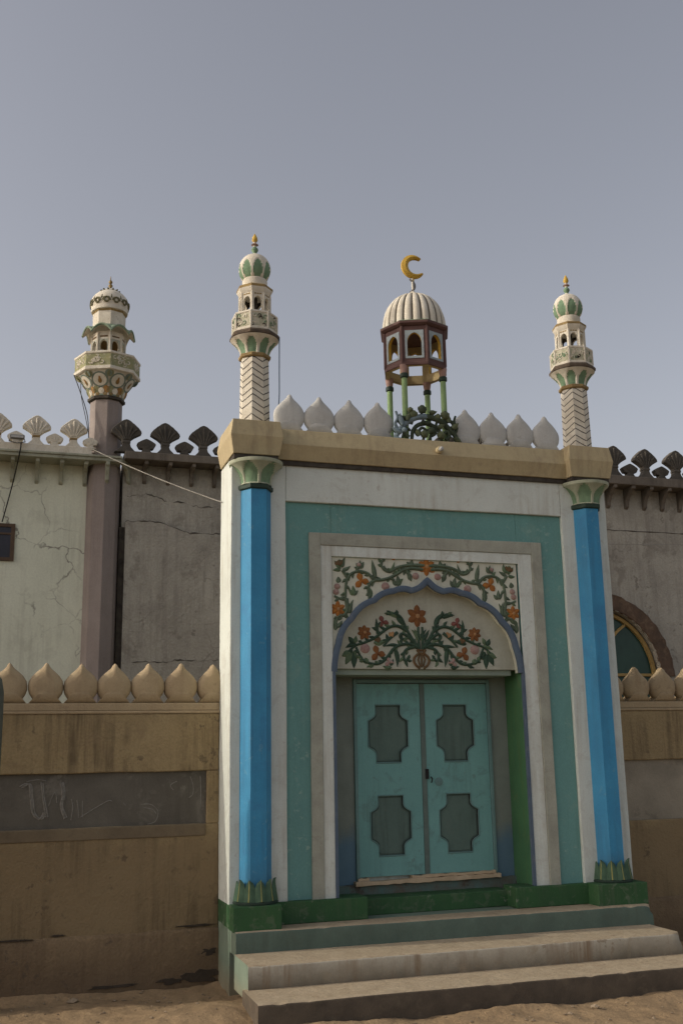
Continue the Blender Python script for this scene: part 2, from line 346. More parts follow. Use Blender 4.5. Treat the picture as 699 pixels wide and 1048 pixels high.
STEMS_S= [[(4.224, 4.143), (4.077, 4.138), (3.98, 4.126), (3.898, 4.1), (3.833, 4.06), (3.769, 4.073), (3.731, 4.125), (3.748, 4.179), (3.772, 4.177)], [(4.206, 4.096), (4.076, 4.102), (3.978, 4.08), (3.912, 4.04), (3.799, 3.983), (3.655, 3.963), (3.578, 4.028), (3.484, 4.051), (3.405, 4.03), (3.35, 3.976), (3.325, 3.878), (3.32, 3.773), (3.291, 3.743), (3.199, 3.778)], [(3.663, 3.963), (3.607, 3.931), (3.577, 3.87), (3.588, 3.781), (3.579, 3.743)], [(3.322, 3.759), (3.336, 3.655), (3.304, 3.581), (3.242, 3.565), (3.202, 3.476)], [(3.297, 4.056), (3.342, 3.975)], [(3.831, 3.992), (3.878, 3.963)], [(4.01, 4.081), (4.041, 4.037), (4.073, 4.007)]]
STEMS_T= [[(4.169, 3.243), (4.166, 3.363), (4.167, 3.483)], [(4.159, 3.258), (4.085, 3.362), (4.024, 3.466), (3.979, 3.57), (3.916, 3.614), (3.804, 3.612)], [(4.146, 3.273), (4.069, 3.354), (3.99, 3.405), (3.954, 3.382), (3.972, 3.345), (4.001, 3.353)], [(4.039, 3.436), (3.929, 3.487), (3.832, 3.47), (3.751, 3.416), (3.655, 3.348), (3.544, 3.302), (3.45, 3.271), (3.371, 3.204)], [(4.146, 3.258), (4.067, 3.294), (3.954, 3.285), (3.873, 3.239), (3.824, 3.179), (3.759, 3.112), (3.695, 3.082), (3.601, 3.089), (3.524, 3.125), (3.487, 3.191), (3.457, 3.256)], [(4.114, 3.265), (4.033, 3.241), (3.991, 3.189), (3.997, 3.122), (4.037, 3.13), (4.03, 3.152)], [(3.704, 3.4), (3.698, 3.475), (3.738, 3.52)], [(3.926, 3.419), (3.829, 3.343), (3.763, 3.268)]]
LEAF_S= [[(3.664, 3.978), (3.626, 4.177), 0.04], [(3.578, 3.885), (3.582, 3.736), 0.046], [(3.373, 3.597), (3.353, 3.76), 0.031], [(3.373, 3.597), (3.407, 3.746), 0.031], [(3.35, 3.597), (3.321, 3.685), 0.028], [(3.401, 3.791), (3.355, 3.856), 0.031], [(3.408, 3.791), (3.403, 3.895), 0.034], [(3.416, 3.791), (3.464, 3.845), 0.031], [(3.485, 4.078), (3.447, 4.137), 0.034], [(3.501, 4.079), (3.534, 4.155), 0.034], [(3.493, 4.086), (3.49, 4.169), 0.028], [(3.24, 3.92), (3.246, 3.987), 0.043], [(3.908, 3.911), (3.855, 3.985), 0.034], [(3.916, 3.903), (3.912, 4.025), 0.04], [(3.924, 3.911), (3.975, 3.989), 0.034], [(4.034, 4.052), (4.071, 3.961), 0.04], [(4.084, 4.115), (4.087, 4.199), 0.04], [(3.209, 3.418), (3.195, 3.535), 0.04], [(3.225, 3.447), (3.279, 3.522), 0.034], [(3.289, 3.595), (3.349, 3.552), 0.034], [(3.274, 4.071), (3.206, 4.158), 0.034], [(3.29, 4.086), (3.26, 4.175), 0.034], [(3.297, 4.086), (3.323, 4.193), 0.034], [(3.289, 4.056), (3.384, 4.105), 0.031], [(3.274, 4.056), (3.188, 4.053), 0.031], [(3.833, 4.06), (3.884, 4.169), 0.021]]
LEAF_T= [[(4.165, 3.333), (4.088, 3.452), 0.031], [(4.173, 3.333), (4.258, 3.455), 0.031], [(4.025, 3.496), (3.901, 3.644), 0.04], [(3.932, 3.584), (3.781, 3.619), 0.04], [(3.419, 3.293), (3.374, 3.365), 0.04], [(3.435, 3.3), (3.46, 3.374), 0.037], [(3.466, 3.278), (3.341, 3.247), 0.037], [(3.394, 3.204), (3.301, 3.159), 0.052], [(3.41, 3.197), (3.338, 3.072), 0.052], [(3.425, 3.197), (3.43, 3.037), 0.052], [(3.433, 3.219), (3.47, 3.132), 0.04], [(3.654, 3.303), (3.796, 3.327), 0.046], [(3.889, 3.254), (3.915, 3.055), 0.04], [(3.954, 3.27), (3.779, 3.268), 0.028], [(3.517, 3.118), (3.495, 3.176), 0.037], [(3.586, 3.089), (3.509, 3.125), 0.037], [(3.696, 3.415), (3.692, 3.564), 0.028], [(3.828, 3.328), (3.799, 3.402), 0.031], [(3.852, 3.047), (3.75, 3.061), 0.031], [(3.836, 3.062), (3.87, 3.136), 0.028], [(3.648, 3.089), (3.569, 3.045), 0.024]]
FL_S= [('orange', 4.236, 4.128, 0.089, 6), ('orange', 3.502, 3.951, 0.073, 3), ('pink', 3.773, 3.899, 0.046, 1), ('orange', 3.236, 3.641, 0.073, 6), ('pink', 3.232, 3.882, 0.034, 1), ('pink', 3.219, 3.823, 0.034, 1), ('pink', 4.122, 4.021, 0.04, 1), ('orange', 3.877, 4.187, 0.04, 2), ('brown', 3.264, 4.108, 0.052, 3), ('pink', 3.478, 4.12, 0.028, 1)]
FL_T= [('orange', 4.158, 3.597, 0.122, 6), ('orange', 3.554, 3.413, 0.07, 7), ('orange', 3.695, 3.193, 0.07, 3), ('pink', 3.558, 3.243, 0.055, 1), ('red', 3.762, 3.528, 0.055, 3), ('peach', 3.869, 3.37, 0.049, 2), ('pink', 3.822, 3.106, 0.046, 3), ('brown', 3.709, 3.308, 0.052, 2)]

# ================================================================== GATE PORTAL
gate = thing('gate_portal', 'white and teal mosque gateway with blue columns, tan cornice and flower relief over double doors', 'gateway', (4.29, 0, 0))
XL, XR, XC = 2.085, 6.50, 4.25
mb = MB()
mb.box(XL, 2.666, 0, .555, .58, 5.20); mb.box(5.913, XR, 0, .555, .58, 5.20); mb.box(XL + .004, 2.6665, .557, .716, .58, 2.58); mb.box(5.9125, XR - .004, .557, .716, .58, 2.58); mb.box(2.668, 5.911, 0, .718, 4.766, 5.198)
mb.box(2.668, 5.911, .56, .718, .58, 4.764)
wobble(mb.build('wall', W, gate, bevel=.008), .004)
mb = MB(); mb.box(XL + .003, XR - .003, -.02, .717, -.1, .577); mb.build('foundation', SIDEG, gate, bevel=.008)
mb = MB()
mb.box(2.667, 3.169, .04, .3, .58, 4.765); mb.box(5.347, 5.912, .04, .3, .58, 4.765); mb.box(3.17, 5.346, .04, .3, 4.196, 4.764)
wobble(mb.build('teal_surround', TEALW, gate, bevel=.004), .003)
mb = MB()
mb.box(2.922, 3.046, .014, .06, .58, 4.447); mb.box(5.514, 5.641, .014, .06, .58, 4.447); mb.box(3.046, 5.514, .0142, .06, 4.313, 4.4468)
wobble(mb.build('grey_border', GREYB, gate, bevel=.006), .004)
mb = MB()
mb.box(3.047, 3.168, .026, .1, .58, 4.312); mb.box(5.348, 5.513, .026, .1, .58, 4.312); mb.box(3.168, 5.348, .0262, .1, 4.198, 4.3118)
wobble(mb.build('white_border', W, gate, bevel=.005), .003)

# --- cusped arch
cus = [(3.182, 2.99), (3.235, 3.275), (3.385, 3.545), (3.64, 3.742), (3.86, 3.846), (4.06, 3.858), (4.25, 3.978)]
sag = [.012, .03, .034, .024, .022, -.022]
arc = []
for (a, b, s_) in zip(cus[:-1], cus[1:], sag):
    dx, dz = b[0] - a[0], b[1] - a[1]; l = math.hypot(dx, dz); nx, nz_ = -dz / l, dx / l
    for k in range(8):
        t = k / 8; q = 4 * t * (1 - t) * s_
        arc.append((a[0] + dx * t + nx * q, a[1] + dz * t + nz_ * q))
arc.append(cus[-1])
full = arc + [(2 * XC - x, z) for x, z in arc[-2::-1]]
def offs(P, d):
    out = []
    for i, p in enumerate(P):
        a, b = P[max(i - 1, 0)], P[min(i + 1, len(P) - 1)]
        dx, dz = b[0] - a[0], b[1] - a[1]; l = math.hypot(dx, dz) or 1
        out.append((p[0] - dz / l * d, p[1] + dx / l * d))
    return out
mb = MB()
Lp = [(3.17, 4.197), (3.17, 2.99)] + [(max(x, 3.172), z) for x, z in arc] + [(XC, 4.197)]
mb.add([(x, .05, z) for x, z in Lp], [tuple(range(len(Lp)))])
Rp = [(2 * XC - x, z) for x, z in Lp]
Rp = [(min(x, 5.346), z) for x, z in Rp]
mb.add([(x, .05, z) for x, z in Rp], [tuple(range(len(Rp) - 1, -1, -1))])
inn = offs(full, -.018)
mb.grid([[(x, .05, z) for x, z in inn], [(x, .145, z) for x, z in inn]])
mb.build('spandrel_panel', TYMP, gate)
oi, oo = offs(full, -.03), offs(full, .034)
oo = [(min(max(x, 3.14), 5.37), z) for x, z in oo]
mb = MB()
mb.grid([[(x, .06, z) for x, z in oi], [(x, .024, z) for x, z in oi], [(x, .016, z) for x, z in offs(full, -.018)], [(x, .016, z) for x, z in offs(full, .024)], [(x, .022, z) for x, z in oo], [(x, .06, z) for x, z in oo]])
mb.box(3.160, 3.192, .018, .06, .786, 2.992); mb.box(5.322, 5.352, .018, .06, .786, 2.992)
mb.build('arch_band', BAND, gate, smooth=35)
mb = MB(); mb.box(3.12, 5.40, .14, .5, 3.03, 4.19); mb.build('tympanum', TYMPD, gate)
for xa, xb in ((3.10, 3.172), (5.344, 5.42)): mb = MB(); mb.box(xa, xb, .061, .548, .58, 3.029); mb.build('jamb', JGREEN, gate, bevel=.004)

# --- door recess
mb = MB(); mb.box(3.172, 3.53, .50, .555, .72, 2.974); mb.box(5.137, 5.344, .50, .555, .72, 2.974); mb.box(3.53, 5.137, .502, .555, 2.946, 2.974)
mb.build('door_surround', SURR, gate, bevel=.003)
mb = MB(); mb.box(3.1735, 5.262, .175, .50, 2.968, 3.0295); mb.build('lintel', LINT, gate, bevel=.004)
mb = MB(); mb.box(3.531, 3.566, .478, .556, .86, 2.944); mb.box(5.101, 5.136, .478, .556, .86, 2.944); mb.box(3.567, 5.10, .4785, .556, 2.905, 2.943)
mb.build('door_frame', DFRAME, gate, bevel=.004)
def make_door(x0, x1, z0, z1, panels, kind):
    mb = MB(); y = .502; xm = (x0 + x1) / 2
    def outline(cx, cz, w, h, s=1):
        t = .31 * w                                           # half width of the stub
        pts = [(0, h / 2), (t, h / 2), (t, h / 2 - .085)]
        for k in range(1, 6):
            q = k / 6 * PI / 2; pts.append((w / 2 - (w / 2 - t) * cos(q), h / 2 - .085 - .075 * (sin(q) * .5 + k / 6 * .5)))
        pts += [(w / 2, h / 2 - .165)]
        pts += [(x, -z) for x, z in pts[::-1]]
        return [(cx + s * x, cz + z) for x, z in pts]         # top to bottom on one side
    for s, xe in ((1, x1), (-1, x0)):
        pts = [(xe, z0), (xe, z1)]
        for (cx, cz, w, h) in panels: pts += [(xm, z1 if cz > 1.9 else cz + h / 2)] + outline(cx, cz, w, h, s)
        pts += [(xm, z0)]
        mb.add([(x, y, z) for x, z in pts], [tuple(range(len(pts)))[::s * -1] if s == 1 else tuple(range(len(pts)))])
        for (cx, cz, w, h) in panels:
            o = outline(cx, cz, w, h, s)
            mb.grid([[(x, y, z) for x, z in o], [(x, y + .03, z) for x, z in o]], 1)
    mb.grid([[(x0, y, z0), (x1, y, z0), (x1, y, z1), (x0, y, z1), (x0, y, z0)], [(x0, y + .045, z0), (x1, y + .045, z0), (x1, y + .045, z1), (x0, y + .045, z1), (x0, y + .045, z0)]])
    d = mb.build('door', [DOORM, LINE], gate)
    for (cx, cz, w, h) in panels:
        R_ = outline(cx, cz, w, h, 1); L_ = outline(cx, cz, w, h, -1)
        o = R_[::-1] + L_
        p = MB(); sh = [(cx + (x - cx) * .93, cz + (z - cz) * .95) for x, z in o]
        big = [(cx + (x - cx) * 1.02, cz + (z - cz) * 1.02) for x, z in o]
        p.add([(x, y + .029, z) for x, z in big], [tuple(range(len(big)))])
        p.prism(sh, y + .020, y + .030)
        p.build('panel', DPANEL, d, bevel=.003, seg=1)
        q = MB(); q.tube([(cx + (x - cx) * 1.03, y - .001, cz + (z - cz) * 1.025) for x, z in o] + [(cx + (o[0][0] - cx) * 1.03, y - .001, cz + (o[0][1] - cz) * 1.025)], .007, 5); q.build('panel_moulding', DFRAME, d)
    return d
PW, PH = .445, .60
dl = make_door(3.568, 4.298, .905, 2.896, [(3.925, 2.364, PW, PH), (3.932, 1.412, PW, PH)], 0)
dr = make_door(4.357, 5.099, .905, 2.896, [(4.709, 2.364, PW * .98, PH), (4.716, 1.412, PW, PH)], 1)
mb = MB(); mb.lathe(0, 0, [(.046, 0), (.046, .004), (.03, .008)], 20); mb.lathe(0, 0, [(.012, .008), (.012, .016)], 10)
mb.v = [(4.494 + a, .502 - c, 1.848 + b) for a, b, c in mb.v]; mb.f = [f[::-1] for f in mb.f]
mb.build('escutcheon', [DFRAME], dr, smooth=30)
mb = MB(); mb.box(4.335, 4.375, .484, .50, 1.88, 1.985); mb.tube([(4.40, .495, 1.90), (4.405, .47, 1.885), (4.40, .466, 1.86), (4.395, .475, 1.84)], .008, 6)
mb.build('latch', BLACK, dr, bevel=.002)
mb = MB(); mb.box(4.30, 4.355, .492, .55, .90, 2.90); mb.build('door_stile', STILE, gate, bevel=.005)
mb = MB()
def plank(z0a, z0b, z1a, z1b, x0, x1, y0, y1, n=24, m=0, jit=.006):
    top = []; bot = []
    for i in range(n + 1):
        t = i / n; x = x0 + (x1 - x0) * t
        top.append((x, z1a + (z1b - z1a) * t + random.uniform(-jit, jit))); bot.append((x, z0a + (z0b - z0a) * t + random.uniform(-jit, jit)))
    mb.prism(bot + top[::-1], y0, y1, m)
plank(.83, .838, .870, .878, 3.50, 5.145, .42, .52); plank(.872, .878, .900, .908, 4.13, 5.10, .45, .52); plank(.868, .87, .898, .90, 3.535, 3.66, .455, .52)
mb.build('threshold', WOOD, gate, bevel=.003, seg=1)
mb = MB(); plank(.56, .56, .835, .838, 3.174, 5.342, .46, .55, 40, 0, .004); mb.build('door_sill', SILL, gate)

# --- plinth
mb = MB()
mb.box(XL - .012, 3.47, -.035, .27, .579, .785); mb.box(5.085, XR + .012, -.035, .27, .579, .785); mb.box(3.44, 5.11, .18, .47, .579, .738)
mb.box(XL - .004, XL + .1, .27, .50, .579, .785)
wobble(mb.build('plinth', GREEN, gate, bevel=.008), .004, 3)
for x0, x1 in ((2.082, 2.548), (5.925, 6.515)):
    mb = MB(); mb.box(x0, x1, -.235, .02, .57, .79); mb.build('column_pedestal', GREEN, gate, bevel=.008)

# --- columns
def make_column(cx):
    mb = MB(); R = .16
    mb.lathe(cx, 0, [(R, .80), (R * .995, 2.8), (R, 4.86)], 6, 0)
    c = mb.build('column', BLUE, gate)
    b = MB()                                                  # lotus base: a ring of standing petals
    b.lathe(cx, 0, [(.215, .789), (.222, .80), (.218, .815), (.19, .825)], 24)
    for i in range(11):
        th = 2 * PI * i / 11 + .2
        rows = []
        for k in range(9):
            v = k / 8; w = .064 * (1 - v ** 3.0) ** .55 * (1 - .12 * v); r = .158 + .034 * (1 - v) + (.02 * max(0, v - .65) ** 2 * 6)
            row = []
            for u in (-1, -.55, -.09, .09, .55, 1):
                rr = r + .024 * (1 - u * u) + (.005 if abs(u) < .2 else 0)
                row.append((cx + rr * cos(th) - u * w * sin(th), rr * sin(th) + u * w * cos(th), .822 + .20 * v - .012 * u * u))
            rows.append(row)
        b.grid(rows, mf=lambda i_, j: 1 if j == 2 else 0)
    b.build('lotus_base', [LEAFD, YEL, DGREEN], c, smooth=50)
    for p in (c.children[0].data,):
        n = 24 * 3 + 2
        for q in range(n): p.polygons[q].material_index = 2
    k = MB()
    prof = []
    for i in range(15):
        v = i / 14; prof.append((.165 + .012 * v + .10 * v ** 2.6, 4.90 + .215 * v))
    prof.append((.283, 5.135)); prof.append((.283, 5.15))
    def mask(u, v):
        if v < .05 or v > .86: return False
        t = (v - .05) / .81
        return abs(u) < .80 * min(1, (1 - t) * 2.1) ** .55
    petal_lathe(k, cx, 0, prof, 6, 0, mask, 0, 1, nu=18, inset=.945, flat=False)
    k.lathe(cx, 0, [(.17, 4.845), (.185, 4.855), (.187, 4.89), (.172, 4.902)], 6, 0, 2)
    k.build('capital', [mat('capital_pale', (.42, .44, .33), (.33, .36, .26), 9), LEAFG, DGREEN], c, smooth=30)
    return c
make_column(2.345); make_column(6.235)

# --- cornice
mb = MB()
def profprism(prof, x0, x1, dx=0, m=0):                        # closed (y,z) profile swept in x
    n = len(prof); mb.add([(x0, y, z) for y, z in prof] + [(x1, y, z) for y, z in prof], [tuple(range(n - 1, -1, -1)), tuple(range(n, 2 * n))] + [(i, (i + 1) % n, n + (i + 1) % n, n + i) for i in range(n)], m)
profprism([(.72, 5.202), (-.045, 5.202), (-.105, 5.36), (-.04, 5.545), (.72, 5.56)], 2.55, 6.03)
wobble(mb.build('cornice', TAN, gate, bevel=.006), .006)
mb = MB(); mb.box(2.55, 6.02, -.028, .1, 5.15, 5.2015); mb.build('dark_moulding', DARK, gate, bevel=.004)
for xa, xb in ((2.07, 2.562), (5.985, 6.492)):
    b = MB(); o = .034
    lv = [(5.205, 0), (5.40, o), (5.575, .006)]
    vs = []
    for z, q in lv: vs += [(xa - q, -.165 - q, z), (xb + q, -.165 - q, z), (xb + q, .515 + q, z), (xa - q, .515 + q, z)]
    fs = [(0, 3, 2, 1), (8, 9, 10, 11)]
    for r in (0, 4): fs += [(r + i, r + (i + 1) % 4, r + 4 + (i + 1) % 4, r + 4 + i) for i in range(4)]
    b.add(vs, fs); b.build('cornice_block', TAN, gate, bevel=.006)
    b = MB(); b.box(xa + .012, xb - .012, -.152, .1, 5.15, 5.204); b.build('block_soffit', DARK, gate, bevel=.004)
# --- onion merlons
for i, x in enumerate((2.73, 3.07, 3.41, 3.757, 4.813, 5.157, 5.495, 5.836)):
    m_ = MB(); m_.puffy(onion(x + random.uniform(-.004, .004), 5.548, .352, .437 + random.uniform(-.006, .006)), .1, .085)
    handmade(m_).build('merlon', MWHITE, gate, smooth=55)
mb = MB(); mb.lathe(0, 0, [(.035, -.02), (.04, 0), (.04, .05), (.03, .06)], 16, m=0); mb.lathe(0, 0, [(.026, .055), (.024, .09), (.012, .10)], 14, m=1)
mb.v = [(4.392 + a, -.085 - c, 5.425 + b - .01) for a, b, c in mb.v]; mb.f = [f[::-1] for f in mb.f]
mb.build('lamp_holder', [TAN, LENS], gate, smooth=35)

# --- flower reliefs
def relief(parent, name, stems, leaves, flowers, y, cx, mstem, r, once):
    mb = MB()
    for k, s_ in enumerate(stems):
        for sg in (1, -1):
            P = smoothpath([(x if sg == 1 else 2 * cx - x, y, z) for x, z in s_], 5)
            mb.tube(P, r, 6, rf=lambda t: r * (1.45 - .5 * t))
    root = mb.build(name, [mstem], parent, smooth=60)
    extra = []
    for s_ in stems:                                          # small side leaves along the stems
        P = smoothpath([(x, z, 0) for x, z in s_], 6)
        for q in range(3, len(P) - 2, 4):
            d = (P[q + 1] - P[q - 1]).normalized(); a = math.atan2(d.y, d.x) + random.choice((-1, 1)) * random.uniform(.6, 1.1); l = random.uniform(.045, .075)
            if abs(P[q].x - cx) < .03: continue
            extra.append(((P[q].x, P[q].y), (P[q].x + l * cos(a), P[q].y + l * sin(a)), .026))
    leaves = list(leaves) + extra
    lb = MB()
    for a, b, w in leaves:
        for sg in (1, -1):
            A = Vector((a[0] if sg == 1 else 2 * cx - a[0], a[1])); B = Vector((b[0] if sg == 1 else 2 * cx - b[0], b[1]))
            d = B - A; n = Vector((-d.y, d.x)).normalized(); bend = random.uniform(-.12, .12) * sg; w2 = w * .80
            rows = []
            for k in range(8):
                t = k / 7; ww = w2 * (sin(PI * (t ** .75)) ** .8 + .06) ; c_ = A + d * t + n * (bend * d.length * sin(PI * t))
                rows.append([(c_.x + n.x * ww * u, y + .004 - .017 * (1 - u * u) * (1 - .4 * t) - (.004 if abs(u) < .1 else 0), c_.y + n.y * ww * u) for u in (-1, -.6, -.25, 0, .25, .6, 1)])
            lb.grid(rows, random.choice((0, 0, 1)))
    lb.build('relief_leaves', [mstem, LEAFM], root, smooth=60)
    MM = dict(orange=ORANGED if once else ORANGE, pink=PINK, red=RED, brown=BROWN, peach=PEACH)
    for kind, fx, fz, r_, n in flowers:
        r_ *= 1.0 if (n == 1 or r_ > .1) else 1.2
        for sg in (1, -1):
            x = fx if sg == 1 else 2 * cx - fx
            if sg == -1 and abs(fx - cx) < .1: continue
            if abs(fx - cx) < .1: x = cx - .03 if once else cx
            fb = MB(); r0 = random.uniform(0, 1)
            if n == 1:                                        # rose bud: nested rolls
                for q, (rr, h) in enumerate(((1, .012), (.72, .02), (.4, .027))):
                    fb.add([(x + rr * r_ * cos(2 * PI * i / 16) * (1 + .05 * sin(3 * i)), y, fz + rr * r_ * .95 * sin(2 * PI * i / 16)) for i in range(16)] +
                           [(x + rr * r_ * .8 * cos(2 * PI * i / 16), y - h, fz + rr * r_ * .75 * sin(2 * PI * i / 16)) for i in range(16)],
                           [(i, i + 16, (i + 1) % 16 + 16, (i + 1) % 16) for i in range(16)] + [tuple(range(16, 32))], 0)
            else:
                if n >= 5: angs = [PI / 2 + 2 * PI * i / n for i in range(n)]
                elif kind == 'brown' or n == 2: angs = [PI / 2 + (i - (n - 1) / 2) * .75 + .25 * sg for i in range(n)]
                else: angs = [PI * .5 + 2.1 * i + .35 * sg for i in range(n)]
                for th in angs:
                    L_ = r_ * (1.05 if n < 5 else 1) * random.uniform(.92, 1.06); wd = r_ * (.31 if n >= 5 else .42); rows = []
                    for k in range(7):
                        t = k / 6; ww = wd * (.25 + .75 * sin(PI * min(1, t ** 1.25)) ** .8) * (1 if t < .99 else .15)
                        cx_, cz_ = x + cos(th) * L_ * t, fz + sin(th) * L_ * t
                        rows.append([(cx_ - sin(th) * ww * u, y + .003 - .02 * (1 - u * u) * (1 - .45 * t) - .006 * (1 - t), cz_ + cos(th) * ww * u) for u in (-1, -.5, 0, .5, 1)])
                    fb.grid(rows, 0)
                if n >= 5:
                    fb.add([(x + .2 * r_ * cos(2 * PI * i / 10), y - .02, fz + .2 * r_ * sin(2 * PI * i / 10)) for i in range(10)] + [(x, y - .032, fz)], [((i + 1) % 10, i, 10) for i in range(10)], 1)
            o = fb.build({'orange': 'orange_flower', 'pink': 'pink_bud', 'red': 'red_bud', 'brown': 'brown_flower', 'peach': 'peach_bud'}[kind], [MM[kind], PEACH], root, smooth=60)
    return root
relief(gate, 'spandrel_relief', STEMS_S, LEAF_S, FL_S, .05, XC, STEM, .0145, False)
tr = relief(gate, 'tympanum_relief', STEMS_T, LEAF_T, FL_T, .14, 4.19, STEMD, .0135, True)
mb = MB(); vx = 4.193
for sg in (1, -1):
    mb.tube(smoothpath([(vx + sg * x, .136, z) for x, z in ((.05, 3.235), (.03, 3.20), (.075, 3.16), (.088, 3.115), (.065, 3.07), (.03, 3.045), (.04, 3.035))], 4), .014, 6)
    mb.tube([(vx + sg * .012, .137, 3.20), (vx + sg * .04, .134, 3.13), (vx + sg * .018, .137, 3.06)], .009, 6)
mb.tube([(vx, .137, 3.21), (vx, .132, 3.13), (vx, .137, 3.05)], .010, 6); mb.tube([(vx - .05, .136, 3.237), (vx, .136, 3.228), (vx + .05, .136, 3.237)], .012, 6)
mb.build('vase', [BROWN], tr, smooth=60)

# ================================================================== STEPS
steps = thing('entrance_steps', 'three dusty concrete steps with teal, white and dark risers leading up to the double doors', 'steps', (4.3, -.8, 0))
def make_step(x0, x1, yf, yb, zt, zb, riser, side, skew=0):
    mb = MB(); n = 150; rows = []
    for i in range(n + 1):
        x = x0 + (x1 - x0) * i / n; t = i / n
        q = Vector((x * 2.3, yf * 5, 0)); w = noise.noise(q * .4) * .008 + noise.noise(q * 8) * .0022
        c = max(0, noise.noise(Vector((x * 7, 3 + yf, 1))) - .38) * .05       # chipped nosing
        h = noise.noise(Vector((x * 1.7, 9, yf))) * .006
        e = .05 * max(0, 1 - (n - i) / 4) ** 2
        y = yf + w + skew * t
        rows.append([(x, yb, zt), (x, y + .12, zt + h), (x, y + .018 + c * .6 + e, zt + h - .001 - c * .2), (x, y + .005 + e, zt + h - .006 - c * .6 - e * .6), (x, y + e, zt + h - .018 - c - e), (x, y + .002, zt * .55 + zb * .45), (x, y - .004 + noise.noise(q * 3) * .01, zb)])
    mb.grid([list(r) for r in zip(*rows)][::1], mf=lambda i, j: 0 if i < 3 else 1)
    for r, fl in ((rows[0], 0), (rows[-1], 1)):
        pts = r + [(r[0][0], yb, zb)]
        mb.add(pts, [tuple(range(len(pts)))[::1 if fl else -1]], 2)
    return mb.build('step', [TREAD, riser, side], steps, smooth=50)
make_step(2.098, 6.475, -.29, -.02, .578, .37, RIST, SIDEG, -.06)
make_step(2.085, 6.42, -.87, -.28, .393, .10, RISW, SIDEG, -.04)
make_step(2.045, 6.62, -1.425, -.82, .20, -.15, RISD, RISD, 0)

